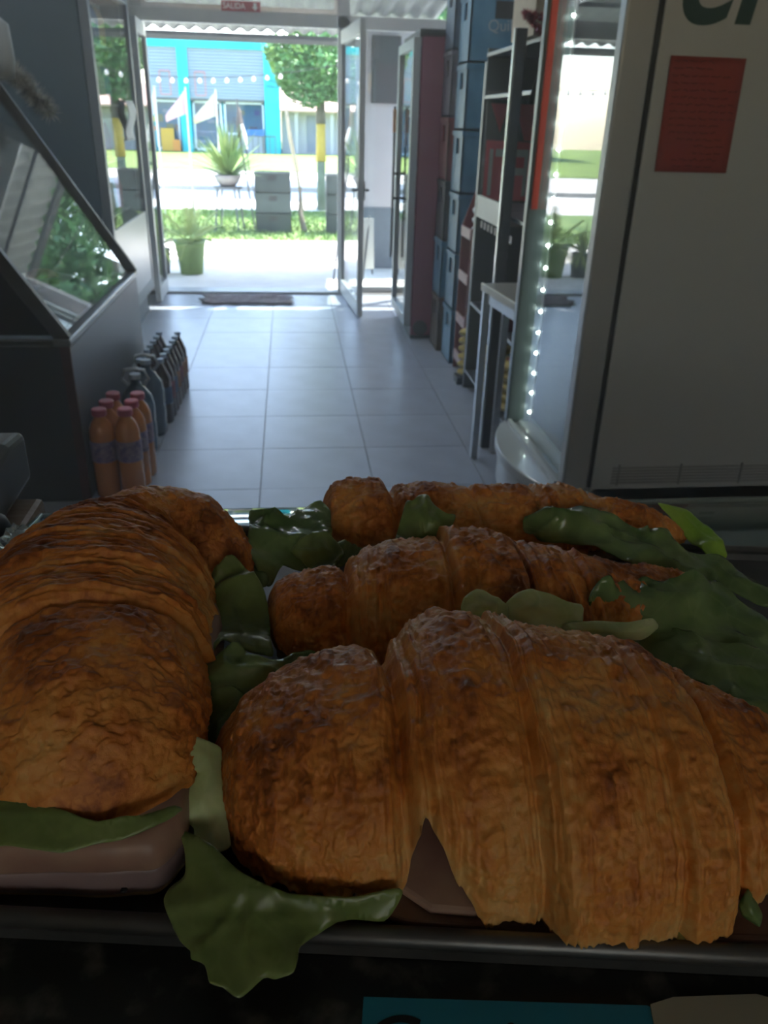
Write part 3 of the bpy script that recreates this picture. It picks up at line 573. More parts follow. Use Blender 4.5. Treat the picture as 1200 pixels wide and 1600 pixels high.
# ------------------------------------------------------------------ steel shelving with snacks
sv = thing('shelving_unit', 'dark steel shelving with square posts right of the aisle behind the small table', 'shelving', (1.25, 4.3, 0))
gp_ = mat('post_grey_steel', (.10, .11, .125), .35, .5, noise=.1)
for x, y, w_ in ((.978, 3.78, .045), (1.125, 4.82, .115), (1.5, 3.78, .045), (1.5, 4.82, .045)):
    MB().box(x - w_ / 2, x + w_ / 2, y - .02, y + .02, 0, 1.86 if y < 4 else 1.80).build('post', gp_, sv, .003)
MB().box(.950, .956, 3.775, 3.80, 0, 1.86).build('post_edge', mat('post_edge_pale', (.40, .43, .42), .3, .6), sv)
MB().box(1.52, 1.53, 3.78, 4.84, .05, 1.85).build('back_panel', mat('back_panel', (.05, .065, .075), .6), sv)
for z in (.10, .52, 1.08, 1.62, 1.82): MB().box(1.07, 1.52, 3.79, 4.82, z, z + .018).build('shelf', gp_, sv, .002)
MB().box(1.03, 1.045, 3.95, 4.62, 1.04, 1.15).build('shelf_edge', mat('ticket_strip', (.58, .60, .54), .5, noise=.06), sv)
tg = MB()
for k in range(9): tg.box(1.035, 1.075, 3.90 + k * .10, 3.95 + k * .10, .98, 1.02)
for k in range(9):
    o = MB().box(1.05, 1.053, 3.90 + k * .08, 3.94 + k * .08, .985, 1.02).build('price_tag', mat('tag_pale', (.45, .42, .42), .6), sv)
MB().box(1.07, 1.52, 4.785, 4.80, .12, 1.08).build('rear_panel', mat('slate_panel', (.055, .075, .085), .5), sv)
MB().box(1.07, 1.52, 4.785, 4.80, 1.64, 1.86).build('rear_panel', _m['slate_panel'], sv)
MB().box(1.05, 1.51, 4.30, 4.31, 1.02, 1.10).build('front_rail', mat('rail_brown', (.16, .145, .135), .5), sv)
# red and grey poster board on the shelf
ps = thing('poster', 'red and grey printed poster with big pale letters standing on the shelving', 'poster', (1.3, 4.05, 1.10))
MB().box(1.08, 1.51, 4.765, 4.775, 1.10, 1.66).build('board', mat('poster_grey', (.12, .13, .13), .6), ps)
pr = mat('poster_red', (.60, .14, .16), .5)
MB().prism([(1.10, 1.60), (1.20, 1.60), (1.16, 1.46)], 1, 4.759, 4.7645).prism([(1.24, 1.60), (1.36, 1.60), (1.45, 1.42), (1.30, 1.42)], 1, 4.759, 4.7645).prism([(1.09, 1.11), (1.09, 1.42), (1.46, 1.41), (1.50, 1.24), (1.38, 1.11)], 1, 4.7605, 4.7645).build('print', pr, ps)
pg = mat('poster_letter', (.50, .52, .50), .6)
text('lettering', 'IT', .34, (1.10, 4.757, 1.14), (PI / 2, 0, 0), pg, ps, sx=.52, off=.004)
text('lettering', 'F', .34, (1.345, 4.757, 1.14), (PI / 2, 0, 0), pg, ps, sx=-.52, off=.004)
text('lettering', 'C', .34, (1.37, 4.757, 1.14), (PI / 2, 0, 0), pg, ps, sx=.52, off=.004)
# black apron, tinsel, box on top
jk = thing('apron', 'black cloth apron hanging at the end of the shelving', 'apron', (1.12, 3.72, 1.85))
vs = []; n = 14
for i in range(n + 1):
    for j in range(n + 1):
        u_ = i / n; v_ = j / n; vs.append((1.02 + .22 * u_ + (.05 - .05 * v_) * (1 - u_) , 3.72 + .02 * math.sin(u_ * 14) * v_, 1.83 - .25 * v_ - .06 * (1 - u_) * (1 - v_)))
o = MB().add(vs, [(i * 15 + j, i * 15 + j + 15, i * 15 + j + 16, i * 15 + j + 1) for i in range(n) for j in range(n)]).build('cloth', mat('black_cloth', (.012, .016, .02), .95), jk, smooth=True)
o.modifiers.new('t', 'SOLIDIFY').thickness = .006
t2 = thing('red_tinsel', 'shiny red tinsel bow hanging above the black apron', 'decoration', (1.0, 3.7, 1.88))
vs = []; fs = []
for i in range(900):
    t = R.random(); p = Vector((.965 + .12 * t, 3.7 + R.uniform(-.02, .02), 1.905 - .10 * t * (1 if R.random() < .6 else .2)))
    dd = Vector((R.gauss(0, 1), R.gauss(0, 1), R.gauss(0, 1))).normalized() * .025; s3 = dd.cross(Vector((R.gauss(0, 1), R.gauss(0, 1), 1))).normalized() * .003
    k = len(vs); vs += [p - s3, p + s3, p + dd]; fs.append((k, k + 1, k + 2))
o = MB().add(vs, fs).build('tinsel', mat('tinsel_red', (.45, .03, .06), .3, .3, noise=.4, scale=60), t2); o['kind'] = 'stuff'
cb = thing('cardboard_box', 'cream cardboard box on top of the shelving behind the red tinsel', 'box', (1.15, 3.95, 1.84))
MB().box(1.04, 1.45, 3.82, 4.2, 1.84, 2.12).build('box', mat('card_cream', (.50, .43, .32), .8, noise=.08), cb, .002)
# bags of yellow snacks: two stacks
yb = mat('snack_yellow', (.62, .44, .06), .4, noise=.15, scale=25, bump=.5, coat=.4, col2=(.66, .55, .22)); yr = mat('snack_print', (.42, .10, .04), .4)
def snack(x, y, z, sx, sy, label, group, h=.05):
    b = thing('snack_bag', label, 'bag', (x, y, z), group)
    MB().lathe([(.3, 0), (.85, h * .15), (1, h * .5), (.85, h * .85), (.3, h)], x, y, 4, sx=sx, sy=sy, z0=z).build('bag', yb, b, bevel=.006, smooth=True)
    MB().lathe([(.3, 0), (.3, .002)], x, y, 8, sx=sx, sy=sy, z0=z + h).build('print', yr, b)
    return b
for k in range(6): snack(1.11, 4.90, .05 + .05 * k, .075, .085, 'yellow snack bag, %s of the pile at the foot of the grey post' % ordn[k], 'yellow snack bags piled by the post')
MB().box(1.05, 1.19, 4.84, 4.97, 0, .05).build('pile_base', M['black'], bpy.data.objects.get(rk.name)) if False else None
bx = thing('plastic_tray', 'black plastic tray under the pile of yellow snack bags', 'tray', (1.11, 4.9, 0)); MB().box(1.035, 1.185, 4.855, 4.965, 0, .048).build('tray', M['black'], bx, .004)
for c_ in range(4):
    for k in range(5):
        snack(1.14 + (c_ % 2) * .20, 4.02 + (c_ // 2) * .30, .120 + .055 * k, .10, .12, 'yellow snack bag, %s layer on the lowest shelf, %s pile' % (ordn[k], ('front left', 'front right', 'back left', 'back right')[c_]), 'yellow snack bags on the lowest shelf', .054)
rt = thing('red_tub', 'dark red tub on the floor under the shelving', 'tub', (1.2, 3.6, 0)); MB().lathe([(.09, 0), (.11, .07), (.112, .08), (.10, .08), (.01, .075)], 1.14, 3.6, 20).build('tub', mat('tub_red', (.22, .02, .04), .4), rt, smooth=True)
rb = thing('red_bag', 'dark red packet on the middle shelf behind the table legs', 'packet', (1.2, 4.1, .54)); MB().box(1.08, 1.40, 4.0, 4.12, .54, .74).build('packet', mat('packet_red', (.12, .015, .03), .5), rb, .01)
# ------------------------------------------------------------------ small table
tb = thing('small_table', 'small grey-topped table with square metal legs beside the cake cooler', 'table', (1.0, 3.4, 0))
MB().prism([(.915, 3.125), (.868, 3.63), (.88, 3.665), (.92, 3.685), (1.22, 3.70), (1.27, 3.145)], 2, .822, .846).build('tabletop', mat('table_top', (.30, .29, .26), .35, noise=.06), tb, .006)
MB().obox((.914, 3.125, .835), (.866, 3.65, .835), .014, .034).build('edge_band', mat('edge_cream', (.52, .50, .42), .4), tb, .003)
MB().obox((.935, 3.16, .795), (.893, 3.62, .795), .02, .055).obox((1.22, 3.17, .795), (1.18, 3.66, .795), .02, .055).build('apron_rail', M['steel'], tb)
for x, y in ((.928, 3.15), (.887, 3.64), (1.23, 3.17), (1.0, 3.70)): MB().box(x - .016, x + .016, y - .016, y + .016, 0, .82).build('leg', M['steel'], tb, .002)
box('corner_cap', M['black'], (.905, .95, 3.118, 3.15, .79, .825), tb, .003)
# ------------------------------------------------------------------ tall cake cooler with glass front and white side
cc = thing('cake_cooler', 'tall white cooler with a glass front, curved base and red handwritten note on its side', 'cooler', (1.4, 2.8, 0))
wm = mat('cooler_white', (.50, .51, .505), .42, noise=.03, scale=2); gv = mat('cooler_frame', (.42, .43, .435), .35, .2)
MB().box(1.005, 2.0, 2.40, 2.43, .05, 2.25).box(1.96, 2.0, 2.40, 3.14, .05, 2.25).box(1.05, 2.0, 3.11, 3.14, .05, 2.25).box(1.0, 2.0, 2.40, 3.14, 2.15, 2.25).box(1.0, 2.0, 2.40, 3.14, .05, .39).build('body', wm, cc, .004)
box('gasket', M['alud'], (.992, 1.006, 2.405, 3.13, .39, 2.2), cc)
MB().box(.90, .99, 2.40, 2.455, .385, 2.2).build('near_door_post', gv, cc, .008)
MB().box(.880, .99, 3.085, 3.13, .385, 2.2).build('far_door_post', mat('post_green_grey', (.14, .17, .17), .35), cc, .006)
box('red_reflection', mat('reflection_red', (.60, .07, .04), .4), (.892, .915, 3.076, 3.086, 1.22, 2.2), cc)  # red reflection on the grey door frame, painted as a strip
box('glass_front', M['glass'], (.917, .923, 2.455, 3.085, .40, 2.2), cc)
MB().box(.90, .99, 2.40, 3.13, 2.2, 2.26).build('door_head', gv, cc)
for z in (.75, 1.1, 1.45, 1.8): box('shelf', M['glass'], (1.02, 1.9, 2.45, 3.08, z, z + .008), cc)
MB().box(.99, 1.95, 2.44, 3.1, .39, .40).build('cabinet_floor', mat('cab_floor', (.45, .50, .50), .3), cc)
led = emit('led_white', (.85, 1.0, .95), 12)
for k in range(21):
    MB().lathe([(.003, -.005), (.006, 0), (.003, .005)], 0, 0, 6).build('led', led, cc).location = (.962, 3.05, .44 + .082 * k)
box('led_strip', M['white'], (.966, .972, 3.04, 3.06, .40, 2.18), cc)
def bulge(z0, z1, amp, name, m):
    n = 24; poly = [(1.0, 2.40)]
    for i in range(n + 1):
        t = i / n; y = 2.36 + .80 * t; poly.append((.93 - amp * math.sin(PI * t) ** .6, y))
    poly.append((1.0, 3.14)); return MB().prism(poly, 2, z0, z1).build(name, m, cc, .006)
bm2 = mat('base_white', (.50, .52, .52), .3, coat=.3)
bulge(.345, .383, .155, 'base_ledge', bm2); bulge(.20, .335, .135, 'base_skirt', bm2); bulge(.04, .19, .12, 'base_skirt', bm2); bulge(.335, .345, .13, 'base_groove', M['alu']); bulge(.19, .20, .12, 'base_groove', M['alu'])
MB().box(.885, .90, 2.44, 3.09, .383, .40).box(.93, .945, 2.46, 3.08, .383, .395).build('rail', M['white'], cc)
vg = MB()
for k in range(6): vg.box(1.07, 2.0, 2.395, 2.4, .405 + k * .011, .410 + k * .011)
vg.build('vent_grille', mat('vent_grey', (.36, .365, .37), .5), cc)
for k in range(4): MB().box(1.09 + k * .22, 1.095 + k * .22, 2.394, 2.4, .40, .475).build('vent_rib', mat('vent_rib', (.26, .265, .27), .5), cc)
tg_ = mat('letter_green', (.012, .055, .05), .5)
text('lettering', 'e', .33, (1.026, 2.3985, 1.762), (PI / 2, math.radians(0), 0), tg_, cc, shear=.25, ext=.001, off=.006)
text('lettering', 'R', .32, (1.188, 2.3985, 1.765), (PI / 2, 0, 0), tg_, cc, shear=.15, ext=.001, off=.006)
nt_ = thing('paper_note', 'red paper with handwritten lines taped to the white cooler side', 'note', (1.15, 2.395, 1.39))
n = 10; vs = []
for i in range(n + 1):
    for j in range(n + 1):
        u_ = i / n; v_ = j / n; vs.append((1.0405 + .2165 * u_ + .006 * v_, 2.3955 - .004 * math.sin(PI * u_) * v_, 1.680 - .290 * v_))
o = MB().add(vs, [(i * 11 + j, i * 11 + j + 11, i * 11 + j + 12, i * 11 + j + 1) for i in range(n) for j in range(n)]).build('paper', mat('note_red', (.34, .055, .04), .85, noise=.08, scale=5), nt_, smooth=True)
o.modifiers.new('t', 'SOLIDIFY').thickness = .0006
hw = MB(); ink = mat('ink_black', (.04, .012, .012), .8); RR = random.Random(3)
lens_ = [(.02, .5), (.02, .5), (.02, .75), (.02, .6), (.04, .85), (.06, .86), (.05, .95), (.06, .95), (.07, .95), (.08, .7), (.10, .72), (.22, .88), (.48, .9), (.48, .88), (.2, .8), (.22, .82)]
for k, (a_, b_) in enumerate(lens_):
    z = 1.668 - k * .0175; x = 1.046 + .21 * a_
    while x < 1.046 + .205 * b_:
        L_ = RR.uniform(.012, .03); pts = [(x + L_ * i / 6, 2.3905, z + RR.uniform(-.003, .003)) for i in range(7)]
        hw.tube(pts, .00085, 3); x += L_ + .006
o = hw.build('handwriting', ink, nt_)

# ------------------------------------------------------------------ measured outlines (metres)
ST_B=[(-0.0401, 0.2651, 0.004, 0.0034, 0), (-0.0377, 0.2557, 0.0121, 0.0102, 0), (-0.033, 0.2383, 0.0251, 0.0213, 0), (-0.0257, 0.2206, 0.0382, 0.0325, 0), (-0.0133, 0.2086, 0.0486, 0.0413, 0), (0.0007, 0.2027, 0.0555, 0.0472, 0), (0.0146, 0.1994, 0.06, 0.051, 0), (0.0262, 0.1983, 0.0616, 0.0524, 0), (0.0343, 0.1971, 0.0599, 0.0509, 0.0), (0.0376, 0.1955, 0.0616, 0.0524, 0.1), (0.0403, 0.1947, 0.063, 0.0536, 0.42), (0.0432, 0.1936, 0.0653, 0.0555, 0.6), (0.0466, 0.1928, 0.0667, 0.0567, 0.5), (0.0511, 0.1914, 0.0691, 0.0587, 0.3), (0.0588, 0.1891, 0.0721, 0.0613, 0.06), (0.064, 0.1861, 0.0752, 0.0639, 0), (0.0779, 0.1854, 0.0739, 0.0628, 0), (0.0848, 0.1848, 0.0735, 0.0625, 0), (0.0893, 0.1769, 0.0756, 0.0642, 0), (0.1023, 0.1743, 0.0746, 0.0634, 0), (0.1162, 0.174, 0.073, 0.062, 0), (0.1299, 0.1732, 0.071, 0.0603, 0), (0.1415, 0.1727, 0.0693, 0.0589, 0), (0.1529, 0.1762, 0.0653, 0.0555, 0.05), (0.1637, 0.1804, 0.0583, 0.0495, 0.2), (0.1715, 0.181, 0.0545, 0.0463, 0.1), (0.1846, 0.1799, 0.05, 0.0425, 0), (0.2007, 0.1852, 0.0412, 0.035, 0), (0.218, 0.1981, 0.0252, 0.0214, 0), (0.2354, 0.2191, 0.0076, 0.0065, 0)]
ST_C=[(-0.0182, 0.3807, 0.0062, 0.0052, 0), (-0.0165, 0.3682, 0.0158, 0.0134, 0), (-0.0122, 0.356, 0.0253, 0.0215, 0), (-0.0027, 0.3468, 0.0322, 0.0274, 0), (0.0139, 0.3412, 0.0362, 0.0308, 0), (0.0255, 0.3392, 0.0361, 0.0307, 0), (0.0336, 0.3359, 0.0424, 0.036, 0), (0.05, 0.3331, 0.0479, 0.0407, 0), (0.0697, 0.3306, 0.0505, 0.0429, 0), (0.0824, 0.3296, 0.0517, 0.044, 0), (0.0845, 0.3284, 0.0546, 0.0464, 0), (0.1031, 0.3281, 0.0546, 0.0464, 0), (0.1228, 0.3278, 0.0527, 0.0448, 0), (0.1256, 0.3292, 0.0477, 0.0405, 0), (0.1452, 0.3305, 0.0463, 0.0393, 0), (0.1564, 0.3325, 0.0432, 0.0367, 0), (0.1699, 0.3401, 0.0369, 0.0314, 0), (0.1875, 0.3477, 0.0306, 0.026, 0), (0.2109, 0.3585, 0.0257, 0.0218, 0), (0.2334, 0.3734, 0.0182, 0.0155, 0), (0.249, 0.3936, 0.0069, 0.0059, 0)]
ST_D=[(0.0185, 0.5067, 0.005, 0.0045, 0), (0.0194, 0.4871, 0.0179, 0.0161, 0), (0.0241, 0.4748, 0.0283, 0.0255, 0), (0.0344, 0.4679, 0.0337, 0.0303, 0), (0.0489, 0.4626, 0.0354, 0.0319, 0), (0.0635, 0.4599, 0.0337, 0.0303, 0), (0.0739, 0.4576, 0.0335, 0.0302, 0), (0.099, 0.4543, 0.0348, 0.0314, 0), (0.1242, 0.4511, 0.0334, 0.0301, 0), (0.1412, 0.45, 0.0342, 0.0308, 0), (0.1626, 0.4487, 0.0343, 0.0308, 0), (0.1804, 0.4494, 0.0351, 0.0316, 0), (0.1983, 0.4501, 0.0326, 0.0294, 0), (0.2076, 0.4513, 0.0277, 0.025, 0), (0.2258, 0.452, 0.0255, 0.023, 0), (0.245, 0.4545, 0.0204, 0.0184, 0), (0.2608, 0.459, 0.0121, 0.0109, 0), (0.2705, 0.466, 0.0022, 0.002, 0)]
ST_A=[(-0.074, 0.221, 0.004, 0.003, 0, 1.261, 0.223), (-0.0745, 0.2232, 0.016, 0.012, 0, 1.261, 0.245), (-0.0755, 0.227, 0.025, 0.021, 0, 1.261, 0.209), (-0.077, 0.235, 0.034, 0.032, 0, 1.261, 0.211), (-0.08, 0.248, 0.041, 0.041, 0, 1.261, 0.229), (-0.084, 0.265, 0.0455, 0.047, 0, 1.261, 0.252), (-0.089, 0.283, 0.0495, 0.05, 0, 1.261, 0.294), (-0.094, 0.298, 0.052, 0.051, 0, 1.261, 0.322), (-0.098, 0.31, 0.055, 0.054, 0, 1.2602, 0.213), (-0.102, 0.335, 0.058, 0.058, 0, 1.2584, 0.109), (-0.104, 0.365, 0.0585, 0.06, 0, 1.2561, 0.018), (-0.103, 0.39, 0.057, 0.058, 0, 1.2542, -0.116), (-0.099, 0.408, 0.053, 0.055, 0, 1.2529, -0.313), (-0.092, 0.424, 0.047, 0.053, 0, 1.252, -0.624), (-0.081, 0.433, 0.042, 0.052, 0, 1.252, -1.071), (-0.07, 0.436, 0.037, 0.049, 0, 1.252, -1.614), (-0.058, 0.432, 0.032, 0.044, 0, 1.252, -2.017), (-0.047, 0.425, 0.026, 0.034, 0, 1.252, -2.251), (-0.037, 0.415, 0.016, 0.02, 0, 1.2524, -2.386), (-0.031, 0.408, 0.005, 0.006, 0, 1.2529, -2.433)]
LEAF = {
 'front': [(-0.0458, 0.2261, 1.255), (-0.0338, 0.2147, 1.26), (-0.0216, 0.2011, 1.26), (-0.006, 0.1951, 1.256), (0.014, 0.1908, 1.256), (0.0336, 0.194, 1.254), (0.0327, 0.1912, 1.25), (0.0274, 0.1881, 1.246), (0.0162, 0.1896, 1.247), (0.007, 0.1864, 1.247), (-0.0019, 0.1807, 1.248), (-0.003, 0.1767, 1.246), (-0.0046, 0.1732, 1.244), (-0.0102, 0.1728, 1.242), (-0.0144, 0.1737, 1.242), (-0.0218, 0.1689, 1.24), (-0.0274, 0.1722, 1.241), (-0.0316, 0.1735, 1.242), (-0.0337, 0.1792, 1.243), (-0.0385, 0.1813, 1.244), (-0.0393, 0.1841, 1.245), (-0.0433, 0.1878, 1.246), (-0.048, 0.1961, 1.248), (-0.05, 0.2019, 1.249), (-0.0483, 0.2063, 1.25), (-0.0435, 0.2094, 1.252), (-0.0437, 0.2165, 1.254)],
 'pale_a': [(-0.0513, 0.2523, 1.276), (-0.0471, 0.2537, 1.278), (-0.0411, 0.2544, 1.276), (-0.0326, 0.2552, 1.27), (-0.0313, 0.2492, 1.264), (-0.0309, 0.238, 1.258), (-0.0277, 0.2212, 1.252), (-0.0348, 0.2192, 1.25), (-0.0417, 0.2212, 1.25), (-0.0422, 0.2301, 1.252), (-0.0478, 0.2332, 1.256), (-0.0488, 0.2408, 1.26), (-0.0436, 0.2445, 1.262), (-0.0414, 0.2451, 1.266), (-0.0441, 0.2453, 1.27), (-0.0491, 0.245, 1.274)],
 'dark_b': [(-0.0544, 0.2854, 1.25), (-0.0533, 0.2935, 1.254), (-0.0472, 0.3061, 1.26), (-0.0445, 0.3201, 1.266), (-0.0363, 0.3267, 1.269), (-0.0287, 0.3274, 1.27), (-0.0223, 0.3198, 1.268), (-0.0087, 0.3229, 1.262), (0.0007, 0.334, 1.258), (0.0078, 0.3341, 1.256), (0.0005, 0.3238, 1.255), (-0.0089, 0.3095, 1.255), (-0.0205, 0.2975, 1.256), (-0.0284, 0.2807, 1.256), (-0.0349, 0.2721, 1.254), (-0.0487, 0.2831, 1.248)],
 'curl_c': [(-0.0535, 0.4019, 1.262), (-0.0464, 0.3987, 1.272), (-0.0377, 0.4027, 1.274), (-0.0287, 0.3974, 1.27), (-0.019, 0.3858, 1.262), (-0.0161, 0.3721, 1.256), (-0.0145, 0.3479, 1.252), (-0.0141, 0.3395, 1.25), (-0.0285, 0.3422, 1.256), (-0.0379, 0.3411, 1.26), (-0.0447, 0.3297, 1.262), (-0.0516, 0.3534, 1.254), (-0.0535, 0.3872, 1.252)],
 'dark_d': [(-0.0302, 0.4518, 1.264), (-0.0289, 0.4709, 1.274), (-0.0222, 0.4683, 1.276), (-0.0052, 0.4703, 1.27), (0.0032, 0.4858, 1.266), (0.0163, 0.4933, 1.264), (0.0222, 0.4803, 1.262), (0.023, 0.4545, 1.254), (0.0389, 0.4456, 1.256), (0.0436, 0.443, 1.254), (0.03, 0.4345, 1.25), (0.0139, 0.4326, 1.248), (-0.0097, 0.4268, 1.25), (-0.0181, 0.4167, 1.246), (-0.0249, 0.4205, 1.252), (-0.0306, 0.4302, 1.26)],
 'light_e': [(-0.0333, 0.4303, 1.26), (-0.032, 0.4392, 1.264), (-0.0251, 0.4421, 1.264), (-0.019, 0.4395, 1.258), (-0.0182, 0.4277, 1.252), (-0.0202, 0.4121, 1.248), (-0.0282, 0.4058, 1.25), (-0.0376, 0.4146, 1.256), (-0.0432, 0.4196, 1.262)],
 'bud_f': [(0.0025, 0.4446, 1.26), (0.0107, 0.4521, 1.264), (0.0197, 0.4519, 1.262), (0.0266, 0.4452, 1.258), (0.0282, 0.4373, 1.254), (0.0216, 0.4268, 1.252), (0.0118, 0.4277, 1.25), (0.0022, 0.4344, 1.252), (-0.0036, 0.4389, 1.256)],
 'light_g': [(0.0587, 0.4174, 1.272), (0.0632, 0.4314, 1.282), (0.0677, 0.4431, 1.288), (0.0716, 0.4405, 1.29), (0.0769, 0.4468, 1.29), (0.0819, 0.4475, 1.29), (0.0852, 0.4376, 1.288), (0.0911, 0.4297, 1.286), (0.097, 0.4308, 1.284), (0.0933, 0.4225, 1.28), (0.0903, 0.4167, 1.274), (0.0743, 0.4133, 1.272)],
 'over_h': [(0.1472, 0.4479, 1.264), (0.1486, 0.4538, 1.274), (0.1585, 0.4549, 1.276), (0.1676, 0.4564, 1.276), (0.1853, 0.4567, 1.274), (0.2016, 0.453, 1.273), (0.212, 0.4452, 1.271), (0.2239, 0.4366, 1.269), (0.2375, 0.437, 1.267), (0.2414, 0.425, 1.263), (0.2573, 0.4197, 1.257), (0.2758, 0.4186, 1.249), (0.2824, 0.4089, 1.245), (0.2919, 0.3978, 1.242), (0.2821, 0.3797, 1.24), (0.2602, 0.395, 1.245), (0.2384, 0.3966, 1.254), (0.2228, 0.4, 1.258), (0.2031, 0.4019, 1.259), (0.1923, 0.4166, 1.26), (0.183, 0.4255, 1.26), (0.1707, 0.4384, 1.258), (0.156, 0.4463, 1.258)],
 'bright_i': [(0.2595, 0.4952, 1.256), (0.2644, 0.4886, 1.258), (0.2733, 0.484, 1.258), (0.2813, 0.4723, 1.254), (0.2865, 0.4575, 1.25), (0.2869, 0.4412, 1.244), (0.2769, 0.4349, 1.242), (0.2699, 0.4548, 1.246), (0.2628, 0.4773, 1.252)],
 'glossy_j': [(0.151, 0.3438, 1.272), (0.1589, 0.3548, 1.276), (0.1731, 0.3619, 1.276), (0.1949, 0.376, 1.268), (0.2064, 0.3741, 1.264), (0.2108, 0.3728, 1.268), (0.2252, 0.3757, 1.27), (0.242, 0.3763, 1.266), (0.2566, 0.3707, 1.258), (0.2709, 0.3654, 1.252), (0.2671, 0.3452, 1.244), (0.2472, 0.3093, 1.24), (0.2301, 0.3162, 1.246), (0.218, 0.3282, 1.248), (0.2029, 0.3352, 1.25), (0.1848, 0.3367, 1.254), (0.18, 0.3432, 1.256), (0.1659, 0.3441, 1.256), (0.1579, 0.3539, 1.256)],
 'pale_k': [(0.0795, 0.3259, 1.284), (0.0815, 0.3312, 1.288), (0.0879, 0.3342, 1.29), (0.0951, 0.3321, 1.288), (0.1039, 0.3307, 1.284), (0.1038, 0.3246, 1.28), (0.0917, 0.3215, 1.28), (0.0819, 0.3205, 1.28)],
 'pale_l': [(0.1027, 0.3303, 1.282), (0.1086, 0.3336, 1.288), (0.1169, 0.3347, 1.29), (0.1268, 0.3336, 1.288), (0.1361, 0.3341, 1.282), (0.1453, 0.3367, 1.278), (0.146, 0.3319, 1.276), (0.1427, 0.3264, 1.272), (0.1251, 0.3224, 1.274), (0.1065, 0.3218, 1.278)],
 'stem_m': [(0.1328, 0.3259, 1.274), (0.1489, 0.3247, 1.276), (0.1648, 0.3224, 1.276), (0.1794, 0.3249, 1.276), (0.1829, 0.3243, 1.27), (0.1711, 0.3178, 1.268), (0.1518, 0.3203, 1.268), (0.1354, 0.3219, 1.27)],
 'under_r': [(0.1736, 0.3524, 1.25), (0.2008, 0.3475, 1.252), (0.2232, 0.334, 1.254), (0.2522, 0.3232, 1.252), (0.2293, 0.2811, 1.246), (0.2137, 0.2918, 1.246), (0.1938, 0.3135, 1.246), (0.1734, 0.3314, 1.246)],
 'left_n': [(-0.1303, 0.2501, 1.274), (-0.1127, 0.2411, 1.278), (-0.1009, 0.2309, 1.276), (-0.0901, 0.2233, 1.275), (-0.0733, 0.217, 1.274), (-0.058, 0.218, 1.274), (-0.0476, 0.2214, 1.274), (-0.0439, 0.2202, 1.273), (-0.0533, 0.2146, 1.271), (-0.0639, 0.2112, 1.27), (-0.0727, 0.211, 1.2695), (-0.0829, 0.2082, 1.269), (-0.0918, 0.2095, 1.269), (-0.1011, 0.2119, 1.269), (-0.1176, 0.2167, 1.269)],
 'far_o': [(-0.0748, 0.4515, 1.294), (-0.067, 0.4567, 1.294), (-0.06, 0.4613, 1.29), (-0.0524, 0.4574, 1.282), (-0.0618, 0.4412, 1.29)],
 'corner_p': [(0.1272, 0.1769, 1.242), (0.1329, 0.1792, 1.243), (0.1384, 0.1777, 1.242), (0.1397, 0.174, 1.239), (0.131, 0.1733, 1.239), (0.1257, 0.1748, 1.239)],
 'tip_q': [(0.1539, 0.1816, 1.252), (0.1576, 0.1834, 1.256), (0.1613, 0.1786, 1.25), (0.1599, 0.1766, 1.246), (0.1549, 0.1794, 1.248)],
}
HAM_A = [(-0.1275, 0.2286, 1.25), (-0.1284, 0.222, 1.234), (-0.1138, 0.2196, 1.234), (-0.1045, 0.2196, 1.235), (-0.0923, 0.2175, 1.235), (-0.0755, 0.214, 1.234), (-0.0636, 0.2133, 1.235), (-0.054, 0.2131, 1.237), (-0.0486, 0.2198, 1.242), (-0.0452, 0.2275, 1.25), (-0.0448, 0.2295, 1.258)]
# ================================================================== COUNTER AND FOOD
T = 1.23
gran = mat('granite', (.014, .014, .013), .3, noise=.0, scale=70, col2=(.085, .08, .07))
gr = _m['granite'].node_tree
for nd in gr.nodes:
    if nd.type == 'VALTORGB':
        nd.color_ramp.elements[0].position = .28; nd.color_ramp.elements[1].position = .46
ct = thing('service_counter', 'dark speckled granite counter with a glass top along its far side', 'counter', (.1, .3, 0))
MB().box(-.195, .75, .02, .31, T - .03, T).build('granite_slab', gran, ct, .004)
gp3 = [(.31, T), (.525, T)] + [(.525 + .052 * k / 8, T - .0085 * (k / 8) ** 1.6) for k in range(1, 9)]
gp3 = gp3 + [(y, z - .005) for y, z in gp3[::-1]]
MB().prism(gp3, 0, -.195, .75).build('glass_top', glassmat('counter_glass', (.86, .92, .92)), ct)
MB().box(-.19, .75, .312, .522, T - .03, T - .012).box(.30, .75, .522, .566, T - .03, T - .012).build('steel_lid', mat('lid_grey', (.20, .225, .23), .45, .2, noise=.1, scale=4), ct)
gem = mat('glass_edge', (.30, .40, .40), .22, .35, noise=.2, scale=25, spec=1.0)
MB().tube([(-.195, .5775, T - .011), (.75, .5775, T - .011)], .0026, 14).tube([(-.195, .31, T - .003), (-.195, .525, T - .003), (-.195, .5775, T - .011)], .0026, 10).build('glass_edge', gem, ct, smooth=True)
MB().box(-.19, .75, .567, .572, T - .30, T - .016).build('front_pane', M['glass'], ct)
MB().box(-.19, .75, .05, .30, .1, T - .03).build('cabinet', mat('cabinet_dark', (.02, .022, .024), .6), ct)
MB().box(-.19, .75, .30, .57, .1, T - .32).build('cabinet', mat('cabinet_dark2', (.10, .11, .115), .5), ct)
box('shelf', mat('inner_shelf', (.16, .17, .175), .3), (-.19, .75, .30, .560, T - .16, T - .155), ct)
